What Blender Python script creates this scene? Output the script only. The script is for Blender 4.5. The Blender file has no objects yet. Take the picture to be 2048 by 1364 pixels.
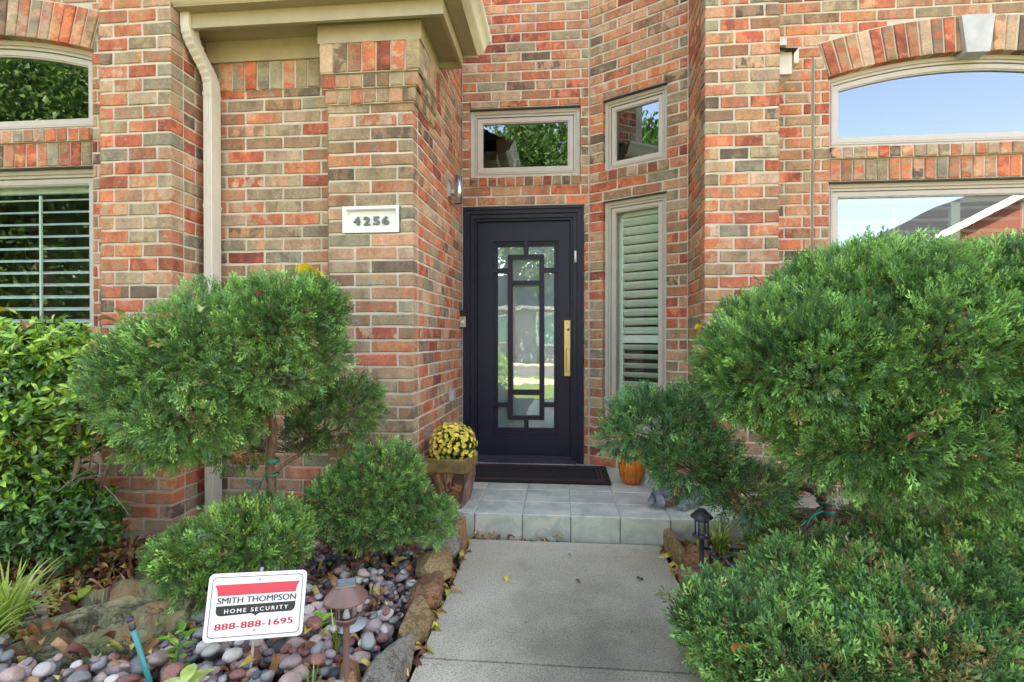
import bpy, math, random
import numpy as np
from mathutils import Vector, Matrix, Euler
random.seed(7); rng = np.random.default_rng(7)
scene = bpy.context.scene
col = scene.collection
R = math.radians

# ---------------------------------------------------------------- camera, sky, sun, exposure
F = 1040.0                      # focal length in pixels of a 2048 wide frame
CAMZ = 1.173
cd = bpy.data.cameras.new('camera'); cam = bpy.data.objects.new('camera', cd); col.objects.link(cam)
cd.lens = F/2048*36; cd.sensor_width = 36; cd.clip_start = .05; cd.clip_end = 600
cam.location = (0, 0, CAMZ); cam.rotation_euler = (R(90-.4), 0, R(5.3))
scene.camera = cam
CM = cam.rotation_euler.to_matrix()

w = bpy.data.worlds.new('World'); scene.world = w; w.use_nodes = True
nt = w.node_tree; nt.nodes.clear()
out = nt.nodes.new('ShaderNodeOutputWorld'); bg = nt.nodes.new('ShaderNodeBackground')
sky = nt.nodes.new('ShaderNodeTexSky'); sky.sky_type = 'NISHITA'; sky.sun_disc = False
SUN_EL, SUN_AZ = R(52), R(12)    # high behind the house, a little to the right of it
sky.sun_elevation = SUN_EL; sky.sun_rotation = SUN_AZ; sky.dust_density = .9; sky.ozone_density = 1.3; sky.air_density=1.0
hs = nt.nodes.new('ShaderNodeHueSaturation'); hs.inputs['Saturation'].default_value = .95
nt.links.new(sky.outputs[0], hs.inputs['Color']); nt.links.new(hs.outputs[0], bg.inputs[0])
bg.inputs[1].default_value = .15
nt.links.new(bg.outputs[0], out.inputs[0])
sl = bpy.data.lights.new('sun', 'SUN'); sun = bpy.data.objects.new('sun', sl); col.objects.link(sun)
sl.energy = 4.2; sl.angle = R(.6); sl.color = (1, .93, .82)
sv = Vector((math.sin(SUN_AZ)*math.cos(SUN_EL), math.cos(SUN_AZ)*math.cos(SUN_EL), math.sin(SUN_EL)))
sun.rotation_euler = sv.to_track_quat('Z', 'Y').to_euler()
vs = scene.view_settings; vs.view_transform = 'Standard'; vs.look = 'None'; vs.gamma = 1; vs.exposure = 3.25
vs.use_white_balance = True; vs.white_balance_temperature = 9000; vs.white_balance_tint = 18
try: scene.cycles.max_bounces = 8; scene.cycles.transparent_max_bounces = 12
except Exception: pass

# ---------------------------------------------------------------- layout helpers
def ray(px, py): return CM @ Vector(((px-1024)/F, -(py-682)/F, -1))
def at(px, py, Y):                      # the point seen at that pixel, on the plane at distance Y
    d = ray(px, py); return Vector((0, 0, CAMZ)) + d*(Y/d.y)
def atz(px, py, z=0.0):                 # the point seen at that pixel, on the level z
    d = ray(px, py); return Vector((0, 0, CAMZ)) + d*((z-CAMZ)/d.z)
def proj(p):
    q = CM.transposed() @ (Vector(p)-Vector((0, 0, CAMZ)))
    if q.z > -.05: return None
    return (1024+F*q.x/-q.z, 682-F*q.y/-q.z, -q.z)

# ---------------------------------------------------------------- materials
def srgb(r, g, b):
    f = lambda c: (c/255/12.92) if c/255 <= .04045 else ((c/255+.055)/1.055)**2.4
    return (f(r), f(g), f(b), 1)
class NT:
    def __init__(s, name):
        s.m = bpy.data.materials.new(name); s.m.use_nodes = True; s.t = s.m.node_tree; s.t.nodes.clear()
        s.out = s.n('OutputMaterial'); s.p = s.n('BsdfPrincipled'); s.l(s.p.outputs[0], s.out.inputs[0])
    def n(s, kind, **k):
        x = s.t.nodes.new('ShaderNode'+kind)
        for a, b in k.items(): setattr(x, a, b)
        return x
    def l(s, a, b): s.t.links.new(a, b)
    def coord(s, which='Object'): return s.n('TexCoord').outputs[which]
    def noise(s, vec, scale, detail=4, rough=.55, **k):
        x = s.n('TexNoise', **k); x.inputs['Scale'].default_value = scale; x.inputs['Detail'].default_value = detail
        x.inputs['Roughness'].default_value = rough
        if vec is not None: s.l(vec, x.inputs['Vector'])
        return x.outputs['Fac']
    def vor(s, vec, scale, out='Distance', **k):
        x = s.n('TexVoronoi', **k); x.inputs['Scale'].default_value = scale; s.l(vec, x.inputs['Vector']); return x.outputs[out]
    def ramp(s, fac, stops, interp='LINEAR'):
        x = s.n('ValToRGB'); x.color_ramp.interpolation = interp
        e = x.color_ramp.elements
        while len(e) < len(stops): e.new(.5)
        for q, (p, c) in zip(e, stops):
            q.position = p; q.color = c if len(c) == 4 else (*c, 1)
        s.l(fac, x.inputs[0]); return x.outputs[0]
    def mix(s, fac, a, b, mode='MIX'):
        x = s.n('Mix', data_type='RGBA', blend_type=mode)
        for v, i in ((fac, 0), (a, 6), (b, 7)):
            if hasattr(v, 'links'): s.l(v, x.inputs[i])
            else: x.inputs[i].default_value = v if i == 0 or len(v) == 4 else (*v, 1)
        return x.outputs[2]
    def math(s, op, a, b=0.0):
        x = s.n('Math', operation=op)
        for v, i in ((a, 0), (b, 1)):
            if hasattr(v, 'links'): s.l(v, x.inputs[i])
            else: x.inputs[i].default_value = v
        return x.outputs[0]
    def scale(s, vec, v):
        x = s.n('Mapping'); x.inputs['Scale'].default_value = v; s.l(vec, x.inputs[0]); return x.outputs[0]
    def bump(s, h, strength=.4, dist=.003):
        x = s.n('Bump'); x.inputs['Strength'].default_value = strength; x.inputs['Distance'].default_value = dist
        s.l(h, x.inputs['Height']); s.l(x.outputs[0], s.p.inputs['Normal'])
    def set(s, col=None, rough=None, metal=None, spec=None):
        if col is not None:
            if hasattr(col, 'links'): s.l(col, s.p.inputs['Base Color'])
            else: s.p.inputs['Base Color'].default_value = col if len(col) == 4 else (*col, 1)
        if rough is not None:
            if hasattr(rough, 'links'): s.l(rough, s.p.inputs['Roughness'])
            else: s.p.inputs['Roughness'].default_value = rough
        if metal is not None: s.p.inputs['Metallic'].default_value = metal
        if spec is not None: s.p.inputs['Specular IOR Level'].default_value = spec
        return s.m
def rgb(v): return (*v, 1)
def paint(name, c, rough=.5, var=.12, bump=.15, metal=0, sc=9):
    t = NT(name); o = t.coord(); n = t.noise(o, sc, 6, .6)
    a = tuple(min(1, x*(1-var)) for x in c); b = tuple(min(1, x*(1+var)) for x in c)
    t.bump(t.noise(o, 120, 3), bump, .001)
    return t.set(t.ramp(n, [(.3, a), (.7, b)]), t.ramp(n, [(.2, (rough*.85,)*3), (.8, (min(1, rough*1.15),)*3)]), metal)

def m_brick():
    t = NT('brick'); a = t.n('Attribute', attribute_name='tint').outputs['Color']
    b = t.n('Attribute', attribute_name='flash').outputs['Color']
    sd = t.n('Attribute', attribute_name='seed').outputs['Fac']
    uv = t.coord('UV'); o = t.coord()
    cx = t.n('SeparateXYZ'); t.l(uv, cx.inputs[0])
    cv = t.n('CombineXYZ'); t.l(t.math('MULTIPLY', cx.outputs[0], 9), cv.inputs[0]); t.l(t.math('MULTIPLY', cx.outputs[1], 5), cv.inputs[1]); t.l(t.math('MULTIPLY', sd, 57), cv.inputs[2])
    blot = t.noise(cv.outputs[0], 1.9, 3, .55)
    cc = t.mix(t.ramp(blot, [(.46, (0, 0, 0)), (.53, (1, 1, 1))]), a, b)
    b2 = t.noise(cv.outputs[0], .9, 4, .6); cc = t.mix(1, cc, t.ramp(b2, [(.3, (.66, .64, .62)), (.5, (1, 1, 1)), (.7, (1.28, 1.22, 1.15))]), 'MULTIPLY')
    fine = t.noise(o, 55, 6, .7)
    cc = t.mix(1, cc, t.ramp(fine, [(.3, (.7, .68, .66)), (.55, (1, 1, 1)), (.75, (1.0, 1.0, 1.0))]), 'MULTIPLY')
    drift = t.noise(o, 1.1, 5, .6); cc = t.mix(1, cc, t.ramp(drift, [(.3, (.80, .78, .77)), (.5, (1, 1, 1)), (.7, (1.1, 1.07, 1.03))]), 'MULTIPLY')
    grit = t.noise(o, 240, 3, .75)
    cc = t.mix(1, cc, t.ramp(grit, [(.3, (.62, .6, .58)), (.46, (1, 1, 1))]), 'MULTIPLY')
    eff = t.noise(t.scale(o, (1, 1, 1.6)), 13, 7, .72)          # lime bloom
    cc = t.mix(t.ramp(eff, [(.57, (0, 0, 0)), (.76, (.6, .6, .6))]), cc, (.60, .52, .42))
    t.bump(t.math('ADD', t.math('MULTIPLY', t.noise(o, 60, 5, .65), 1.0), t.math('MULTIPLY', grit, .5)), .7, .004)
    return t.set(cc, .9, spec=.25)
def m_mortar(name='mortar', k=1.0):
    t = NT(name); o = t.coord(); n = t.noise(o, 9, 6, .6); g = t.noise(o, 170, 3, .7)
    c = t.ramp(n, [(.3, (.48*k, .43*k, .335*k)), (.7, (.66*k, .60*k, .48*k))])
    c = t.mix(1, c, t.ramp(g, [(.3, (.8, .78, .75)), (.5, (1, 1, 1))]), 'MULTIPLY')
    t.bump(g, .8, .004); return t.set(c, .95, spec=.2)
def m_concrete():
    t = NT('concrete'); o = t.coord(); n = t.noise(o, 2.2, 8, .62); g = t.noise(o, 150, 4, .8); v = t.vor(o, 190)
    c = t.ramp(n, [(.25, (.35, .32, .245)), (.5, (.45, .41, .305)), (.75, (.52, .48, .38))])
    c = t.mix(1, c, t.ramp(g, [(.36, (.36, .35, .33)), (.5, (1, 1, 1)), (.66, (1.2, 1.2, 1.18))]), 'MULTIPLY')
    c = t.mix(t.ramp(t.vor(o, 300, 'Color'), [(.80, (0, 0, 0)), (.88, (.6, .6, .6))]), c, (.62, .58, .5))
    # a worn dark stain in the middle of the walk and dirt along the joint
    x = t.n('SeparateXYZ'); t.l(o, x.inputs[0])
    d = t.n('VectorMath', operation='DISTANCE'); t.l(t.scale(o, (1, .75, 0)), d.inputs[0]); d.inputs[1].default_value = (.12, 1.42, 0)
    st = t.math('ADD', d.outputs['Value'], t.math('MULTIPLY', t.math('SUBTRACT', t.noise(o, 5, 6, .6), .5), .55))
    c = t.mix(1, c, t.ramp(st, [(.05, (.40, .41, .42)), (.28, (.66, .66, .66)), (.55, (1, 1, 1))]), 'MULTIPLY')
    cr = t.vor(o, .95, 'Distance', feature='DISTANCE_TO_EDGE'); cw = t.noise(o, 30, 4, .6)
    c = t.mix(t.ramp(t.math('ADD', cr, t.math('MULTIPLY', cw, .012)), [(.0062, (.0, .0, .0)), (.0085, (0, 0, 0))]), c, (.1, .09, .08))
    stn = t.noise(o, 7, 5, .6); c = t.mix(t.ramp(stn, [(.6, (0, 0, 0)), (.72, (.5, .5, .5))]), c, (.24, .19, .125))
    sp = t.noise(o, 26, 4, .6)
    c = t.mix(1, c, t.ramp(sp, [(.24, (.5, .48, .44)), (.36, (1, 1, 1))]), 'MULTIPLY')
    t.bump(t.math('ADD', g, v), .6, .003); return t.set(c, .9, spec=.25)
def m_tile():
    t = NT('slate_tile'); o = t.coord(); sd = t.n('Attribute', attribute_name='seed').outputs['Fac']
    cv = t.n('CombineXYZ'); t.l(t.math('MULTIPLY', sd, 31), cv.inputs[0]); t.l(t.math('MULTIPLY', sd, 17), cv.inputs[1])
    va = t.n('VectorMath', operation='ADD'); t.l(o, va.inputs[0]); t.l(cv.outputs[0], va.inputs[1]); p = va.outputs[0]
    n = t.n('TexNoise'); n.inputs['Scale'].default_value = 6; n.inputs['Detail'].default_value = 5; n.inputs['Distortion'].default_value = 1.2; t.l(p, n.inputs['Vector'])
    c = t.ramp(n.outputs['Fac'], [(.25, (.27, .30, .265)), (.45, (.38, .41, .345)), (.6, (.49, .50, .40)), (.75, (.54, .47, .35))])
    w_ = t.n('TexNoise'); w_.inputs['Scale'].default_value = 3.4; w_.inputs['Detail'].default_value = 4; w_.inputs['Distortion'].default_value = 2.2; t.l(p, w_.inputs['Vector'])
    v = t.math('ABSOLUTE', t.math('SUBTRACT', w_.outputs['Fac'], .5))
    c = t.mix(t.ramp(v, [(0, (.55, .55, .55)), (.018, (0, 0, 0))]), c, (.55, .56, .5))
    t.bump(t.noise(o, 40, 4), .25, .002); return t.set(c, t.ramp(n.outputs['Fac'], [(.3, (.3,)*3), (.7, (.5,)*3)]))
def m_attr(name, rough=.6, attr='tint', trans=.0, spec=.4, bumpsc=0, var=True):
    t = NT(name); a = t.n('Attribute', attribute_name=attr).outputs['Color']
    if var:
        n = t.noise(t.coord(), 35, 3); a = t.mix(1, a, t.ramp(n, [(.3, (.75, .75, .75)), (.7, (1.15, 1.15, 1.15))]), 'MULTIPLY')
    t.set(a, rough, spec=spec)
    if bumpsc: t.bump(t.noise(t.coord(), bumpsc, 4), .4, .002)
    if trans:
        tr = t.n('BsdfTranslucent'); t.l(a, tr.inputs[0]); mx = t.n('MixShader'); mx.inputs[0].default_value = trans
        t.l(t.p.outputs[0], mx.inputs[1]); t.l(tr.outputs[0], mx.inputs[2]); t.l(mx.outputs[0], t.out.inputs[0])
    return t.m
def m_glass(name, refl=.3, tint=(.62, .78, .70), wav=.0):
    t = NT(name); g = t.n('BsdfGlossy'); g.inputs['Roughness'].default_value = .0; g.inputs[0].default_value = (.70, .86, 1, 1)
    tr = t.n('BsdfTransparent'); tr.inputs[0].default_value = rgb(tint); mx = t.n('MixShader')
    lw = t.n('LayerWeight'); lw.inputs[0].default_value = .3
    t.l(t.math('MAXIMUM', t.math('MULTIPLY', lw.outputs['Fresnel'], .6), refl), mx.inputs[0])
    if wav:
        b = t.n('Bump'); b.inputs['Strength'].default_value = wav; b.inputs['Distance'].default_value = .01
        t.l(t.noise(t.coord(), 2.2, 2), b.inputs['Height']); t.l(b.outputs[0], g.inputs['Normal'])
    t.l(tr.outputs[0], mx.inputs[1]); t.l(g.outputs[0], mx.inputs[2]); t.l(mx.outputs[0], t.out.inputs[0])
    t.t.nodes.remove(t.p); return t.m
def m_doorglass():
    t = NT('satin_door_glass'); o = t.coord(); t.set(t.ramp(t.noise(o, 3, 3), [(.3, (.13, .20, .21)), (.7, (.17, .26, .27))]), .5)
    g = t.n('BsdfGlossy'); g.inputs['Roughness'].default_value = .012; g.inputs[0].default_value = (.85, .97, 1, 1)
    mx = t.n('MixShader'); mx.inputs[0].default_value = .27
    b = t.n('Bump'); b.inputs['Strength'].default_value = .05; b.inputs['Distance'].default_value = .01
    t.l(t.noise(o, 5, 2), b.inputs['Height']); t.l(b.outputs[0], g.inputs['Normal'])
    t.l(t.p.outputs[0], mx.inputs[1]); t.l(g.outputs[0], mx.inputs[2]); t.l(mx.outputs[0], t.out.inputs[0]); return t.m
def m_stone(name, stops, sc=6, grain=90, rough=.8, strength=.6, dist=.006, crack=.004):
    t = NT(name); o = t.coord(); oi = t.n('ObjectInfo').outputs['Random']
    cv = t.n('CombineXYZ'); t.l(t.math('MULTIPLY', oi, 40), cv.inputs[0]); va = t.n('VectorMath', operation='ADD'); t.l(o, va.inputs[0]); t.l(cv.outputs[0], va.inputs[1]); p = va.outputs[0]
    n = t.noise(p, sc, 8, .65); g = t.noise(p, grain*2.2, 3, .7)
    c = t.ramp(n, stops); c = t.mix(1, c, t.ramp(g, [(.36, (.55, .55, .55)), (.5, (1, 1, 1)), (.66, (1.25, 1.25, 1.25))]), 'MULTIPLY')
    rid = t.math('ABSOLUTE', t.math('SUBTRACT', t.noise(p, sc*.8, 7, .7), .5)); c = t.mix(1, c, t.ramp(rid, [(0, (.45, .42, .40)), (crack, (1, 1, 1))]), 'MULTIPLY')
    c = t.mix(1, c, t.ramp(oi, [(0, (.78, .78, .78)), (1, (1.2, 1.2, 1.2))]), 'MULTIPLY')
    t.bump(t.math('ADD', t.noise(p, grain*.35, 6, .7), t.math('MULTIPLY', g, .25)), strength, dist)
    return t.set(c, rough, spec=.35)
def m_bark(name, a, b):
    t = NT(name); o = t.coord(); n = t.noise(t.scale(o, (1, 1, .14)), 110, 6, .7)
    t.bump(n, 1, .006); return t.set(t.ramp(n, [(.3, a), (.7, b)]), .9)
def m_soil():
    t = NT('bed_soil'); o = t.coord(); n = t.noise(o, 12, 8, .7)
    t.bump(t.noise(o, 60, 6, .7), 1, .02); return t.set(t.ramp(n, [(.3, (.02, .013, .009)), (.6, (.06, .038, .026)), (.8, (.12, .085, .06))]), .95)
def m_lawn():
    t = NT('lawn'); o = t.coord(); n = t.noise(o, .5, 6, .6); g = t.noise(o, 60, 4, .7)
    c = t.ramp(n, [(.3, (.09, .16, .03)), (.7, (.17, .24, .06))]); c = t.mix(1, c, t.ramp(g, [(.3, (.55, .55, .55)), (.6, (1.1, 1.1, 1.1))]), 'MULTIPLY')
    t.bump(g, 1, .03); return t.set(c, .9)
M = dict(
    brick=m_brick(), mortar=m_mortar(), slab=m_mortar('foundation_concrete', .7), concrete=m_concrete(), tile=m_tile(),
    grout=paint('grout', (.34, .32, .28), .9), taupe=paint('taupe_window_paint', (.47, .42, .36), .45, .05),
    khaki=paint('khaki_trim_paint', (.37, .305, .19), .55, .1), gutter=paint('gutter_enamel', (.55, .49, .36), .35, .08),
    spout=paint('downspout_enamel', (.60, .55, .45), .35, .07), door=paint('dark_navy_steel', (.016, .017, .034), .38, .06, 0),
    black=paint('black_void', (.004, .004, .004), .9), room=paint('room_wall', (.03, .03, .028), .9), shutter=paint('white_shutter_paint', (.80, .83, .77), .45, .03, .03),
    glass=m_glass('window_glass', .12, (.86, .97, .92)), mirror=m_glass('reflective_window_glass', .23, (.55, .68, .62), .02), dglass=m_doorglass(),
    brass=paint('satin_brass', (.62, .47, .22), .38, .06, .03, .85), silver=paint('brushed_steel', (.55, .54, .52), .32, .06, .03, 1),
    white=paint('white_paint', (.72, .72, .70), .45, .04), sill=paint('dark_threshold', (.035, .037, .055), .35, .2),
    plastic=paint('black_plastic', (.012, .012, .013), .3), bronze=paint('brown_lamp_enamel', (.16, .085, .065), .42, .08, .1),
    lampblue=paint('dark_slate_enamel', (.045, .045, .065), .5, .1), teal=paint('teal_coated_pipe', (.02, .25, .25), .35, .15),
    solar=paint('solar_cell', (.16, .20, .22), .15, .35, sc=40), clear=m_glass('lamp_glass', .12, (.85, .87, .85)),
    foam=m_stone('grey_sculpture', [(.3, (.06, .07, .085)), (.55, (.16, .18, .21)), (.75, (.40, .42, .45))], 18, 90, .45),
    soil=m_soil(), lawn=m_lawn(), asphalt=paint('asphalt', (.09, .09, .095), .9, .2), shingle=paint('dark_shingles', (.055, .05, .048), .9, .35, .6, sc=30),
    fabric=paint('green_tape', (.0, .16, .11), .5, .2), wood=paint('weathered_wood', (.33, .24, .15), .8, .25),
    keystone=paint('cast_stone', (.45, .46, .45), .8, .15, .5), joint=paint('joint_caulk', (.21, .17, .12), .85, .2),
    galv=paint('galvanised', (.33, .36, .37), .5, .15), post=paint('grey_post', (.42, .43, .42), .45, .08), red=paint('sign_red', (.72, .055, .085), .35, .02, .02),
    ink=paint('sign_black', (.022, .022, .024), .35, .02, .02), redink=paint('sign_deep_red', (.55, .018, .022), .35, .02, .02), signwhite=paint('sign_white', (.80, .81, .82), .3, .02, .02),
    juniper=m_attr('juniper_foliage', .55, trans=.22), leaf=m_attr('glossy_leaf', .28, trans=.15, spec=.6), litter=m_attr('dry_leaf', .7, trans=.15), blade=m_attr('strap_leaf', .45, trans=.3),
    petal=m_attr('petal', .6, trans=.25, var=False), treeleaf=m_attr('tree_leaf', .5, trans=.3),
    bark=m_bark('juniper_bark', (.06, .035, .022), (.26, .15, .09)), stem=m_bark('pale_stem', (.14, .10, .065), (.36, .28, .20)),
    numeral=paint('dark_numerals', (.13, .13, .13), .5, .2))
M['door'].node_tree.nodes['Principled BSDF'].inputs['Specular IOR Level'].default_value = .28

# ---------------------------------------------------------------- mesh helpers
def tag(o, label=None, cat=None, group=None, kind=None):
    if label: o['label'] = label
    if cat: o['category'] = cat
    if group: o['group'] = group
    if kind: o['kind'] = kind
    return o
def empty(name, loc=(0, 0, 0), label=None, cat=None, group=None, parent=None):
    o = bpy.data.objects.new(name, None); col.objects.link(o); o.location = loc; o.empty_display_size = .1
    if parent: o.parent = parent
    return tag(o, label, cat, group)
def wpos(o):
    v = Vector(o.location)
    while o.parent: o = o.parent; v = v + Vector(o.location)
    return v
class MB:
    def __init__(s): s.v = []; s.f = []; s.smooth = []; s.fc = []
    def add(s, vs, fs, smooth=False, c=None):
        k = len(s.v); s.v += [tuple(v) for v in vs]; s.f += [tuple(i+k for i in f) for f in fs]
        s.smooth += [smooth]*len(fs); s.fc += [c]*len(fs); return s
    def box(s, x0, x1, y0, y1, z0, z1, fr=None, c=None, bev=0):
        if bev:
            b = bev; cx = [(x0, x0+b), (x1, x1-b)]; vs = []; 
            P = [(x0+b, y0, z0+b), (x1-b, y0, z0+b), (x1-b, y0, z1-b), (x0+b, y0, z1-b),
                 (x0, y0+b, z0), (x1, y0+b, z0), (x1, y0+b, z1), (x0, y0+b, z1),
                 (x0, y1, z0), (x1, y1, z0), (x1, y1, z1), (x0, y1, z1)]
            fs = [(0, 1, 2, 3), (4, 5, 1, 0), (5, 6, 2, 1), (6, 7, 3, 2), (7, 4, 0, 3), (8, 9, 5, 4), (9, 10, 6, 5), (10, 11, 7, 6), (11, 8, 4, 7), (11, 10, 9, 8)]
        else:
            P = [(x, y, z) for z in (z0, z1) for (x, y) in ((x0, y0), (x1, y0), (x1, y1), (x0, y1))]
            fs = [(3, 2, 1, 0), (4, 5, 6, 7), (0, 1, 5, 4), (1, 2, 6, 5), (2, 3, 7, 6), (3, 0, 4, 7)]
        if fr: P = [fr(*p) for p in P]
        return s.add(P, fs, c=c)
    def tube(s, pts, rad, n=8, cap=True, c=None, wob=0):
        pts = [Vector(p) for p in pts]; m = len(pts); rr = rad if isinstance(rad, (list, tuple)) else [rad]*m
        vs = []; prev = None
        for i, p in enumerate(pts):
            t = (pts[min(i+1, m-1)]-pts[max(i-1, 0)]).normalized()
            a = prev if prev is not None else (Vector((1, 0, 0)) if abs(t.x) < .9 else Vector((0, 1, 0)))
            a = (a-t*a.dot(t)).normalized(); b = t.cross(a); prev = a
            for k in range(n):
                r = rr[i]*(1+(random.uniform(-wob, wob) if wob else 0)); g = 2*math.pi*k/n
                vs.append(p+a*math.cos(g)*r+b*math.sin(g)*r)
        fs = [(i*n+k, i*n+(k+1) % n, (i+1)*n+(k+1) % n, (i+1)*n+k) for i in range(m-1) for k in range(n)]
        if cap: fs += [tuple(range(n))[::-1], tuple((m-1)*n+k for k in range(n))]
        return s.add(vs, fs, True, c)
    def lathe(s, prof, c=(0, 0, 0), n=32, fr=None):
        vs = []; 
        for (r, z) in prof:
            for k in range(n):
                g = 2*math.pi*k/n; p = (c[0]+r*math.cos(g), c[1]+r*math.sin(g), c[2]+z); vs.append(fr(*p) if fr else p)
        fs = [(i*n+k, i*n+(k+1) % n, (i+1)*n+(k+1) % n, (i+1)*n+k) for i in range(len(prof)-1) for k in range(n)]
        return s.add(vs, fs, True)
    def prism(s, poly, fn, d0, d1, holes=None):      # poly in (a,b); fn(a, depth, b)
        n = len(poly); vs = [fn(a, d0, b) for a, b in poly]+[fn(a, d1, b) for a, b in poly]
        fs = [tuple(range(n)), tuple(range(2*n-1, n-1, -1))]+[(i+n, (i+1) % n+n, (i+1) % n, i) for i in range(n)]
        return s.add(vs, fs)
    def ring(s, outer, inner, fn, d0, d1):
        n = len(outer); vs = [fn(a, d0, b) for a, b in outer]+[fn(a, d0, b) for a, b in inner]+[fn(a, d1, b) for a, b in outer]+[fn(a, d1, b) for a, b in inner]
        fs = []
        for i in range(n):
            j = (i+1) % n; fs += [(i, j, n+j, n+i), (n+i, n+j, 3*n+j, 3*n+i), (j, i, 2*n+i, 2*n+j), (3*n+i, 3*n+j, 2*n+j, 2*n+i)]
        return s.add(vs, fs)
    def build(s, name, mat, parent=None, autosmooth=False):
        me = bpy.data.meshes.new(name); off = wpos(parent) if parent else Vector((0, 0, 0))
        me.from_pydata([(v[0]-off[0], v[1]-off[1], v[2]-off[2]) for v in s.v], [], s.f)
        me.polygons.foreach_set('use_smooth', s.smooth)
        if any(c is not None for c in s.fc):
            at_ = me.color_attributes.new('tint', 'FLOAT_COLOR', 'CORNER'); arr = []
            for f, c in zip(s.f, s.fc): arr += list((*(c or (1, 1, 1)), 1))*len(f)
            at_.data.foreach_set('color', arr)
        me.materials.append(mat); me.update()
        o = bpy.data.objects.new(name, me); col.objects.link(o)
        if parent: o.parent = parent
        return o
def thing(name, mb, mat, label, cat, group=None, base=None):
    """a single-mesh thing, its origin moved to its base"""
    o = mb.build(name, mat); me = o.data
    n = len(me.vertices); a = np.empty(n*3); me.vertices.foreach_get('co', a); a = a.reshape(-1, 3)
    b = np.array(base if base is not None else ((a[:, 0].min()+a[:, 0].max())/2, (a[:, 1].min()+a[:, 1].max())/2, a[:, 2].min()))
    me.vertices.foreach_set('co', (a-b).ravel()); o.location = b; me.update()
    return tag(o, label, cat, group)
def np_mesh(name, V, Fq, mat, tint=None, parent=None, smooth=False, loc=None):
    V = np.asarray(V, dtype=np.float64); off = np.array(wpos(parent)) if parent else (np.array(loc) if loc is not None else np.zeros(3))
    V = V-off
    me = bpy.data.meshes.new(name); k = Fq.shape[1]
    me.vertices.add(len(V)); me.vertices.foreach_set('co', V.astype(np.float32).ravel())
    me.loops.add(Fq.size); me.loops.foreach_set('vertex_index', Fq.astype(np.int32).ravel())
    me.polygons.add(len(Fq)); me.polygons.foreach_set('loop_start', np.arange(0, Fq.size, k, dtype=np.int32))
    if smooth: me.polygons.foreach_set('use_smooth', np.ones(len(Fq), bool))
    me.update(calc_edges=True)
    if tint is not None:
        a = me.color_attributes.new('tint', 'FLOAT_COLOR', 'POINT'); t = np.ones((len(V), 4), np.float32); t[:, :3] = tint; a.data.foreach_set('color', t.ravel())
    me.materials.append(mat); o = bpy.data.objects.new(name, me); col.objects.link(o)
    if parent: o.parent = parent
    elif loc is not None: o.location = loc
    return o
def basis(n, roll):
    """rotation matrices with local z along n, rolled; arrays"""
    n = n/np.linalg.norm(n, axis=1, keepdims=True)
    a = np.where(np.abs(n[:, 2:3]) < .9, np.array([[0, 0, 1.]]), np.array([[1., 0, 0]]))
    x = np.cross(a, n); x /= np.linalg.norm(x, axis=1, keepdims=True); y = np.cross(n, x)
    c, s_ = np.cos(roll)[:, None], np.sin(roll)[:, None]
    return np.stack([x*c+y*s_, -x*s_+y*c, n], axis=2)
def scatter(T, Fq, pos, rot, sc):
    """copies of template verts T with faces Fq"""
    N = len(pos); V = np.einsum('nij,kj->nki', rot, T)*np.asarray(sc).reshape(-1, 1, 1)+pos[:, None, :]
    K = len(T); return V.reshape(-1, 3), (Fq[None]+np.arange(N)[:, None, None]*K).reshape(-1, Fq.shape[1]), K
def wave(P, f, seed):
    r = np.random.default_rng(seed); out = np.zeros(len(P))
    for i in range(7):
        d = r.normal(size=3); d /= np.linalg.norm(d); out += np.sin(P@d*f*(.7+.25*i)+r.uniform(0, 6.3))
    return out/7*1.9

# ---------------------------------------------------------------- brickwork
PC, BL, BD, ZO = .0784, .243, .095, -.018          # course, brick pitch, brick depth, course offset
PAL = [((222,112,66),(200,88,54),10),((206,104,66),(168,80,56),9),((208,146,110),(216,118,76),14),((190,144,110),(200,126,88),15),
       ((176,150,118),(160,130,104),11),((166,124,94),(188,106,72),13),((196,156,128),(206,118,84),11),((160,146,122),(142,124,104),5),
       ((120,98,84),(158,118,94),3),((184,84,58),(150,70,54),6),((144,108,86),(116,92,78),5),((204,136,88),(214,108,64),9)]
def _p(c):
    l = [srgb(*c)[i] for i in range(3)]; g = sum(l)/3; return tuple((g+(x-g)*.80)*(1.0, 1.03, .96)[i] for i, x in enumerate(l))
PAL = [(_p(a), _p(b), w_) for a, b, w_ in PAL]
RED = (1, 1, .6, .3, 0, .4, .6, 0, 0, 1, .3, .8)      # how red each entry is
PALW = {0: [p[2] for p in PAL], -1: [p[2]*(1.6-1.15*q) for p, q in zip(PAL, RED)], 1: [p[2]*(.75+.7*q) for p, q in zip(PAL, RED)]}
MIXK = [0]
class Frame:
    def __init__(s, p0, p1):
        s.p0 = Vector((*p0, 0)); d = Vector((p1[0]-p0[0], p1[1]-p0[1], 0)); s.L = d.length; s.d = d/s.L; s.n = Vector((s.d.y, -s.d.x, 0))
    def __call__(s, u, dep, z): return s.p0+s.d*u-s.n*dep+Vector((0, 0, z))     # depth is positive into the wall
    def u_at(s, px):                                                            # where the pixel column crosses the wall
        r = ray(px, 675); a = np.array([[s.d.x, -r.x], [s.d.y, -r.y]]); t = np.linalg.solve(a, [-s.p0.x, -s.p0.y]); return t[0]
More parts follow.
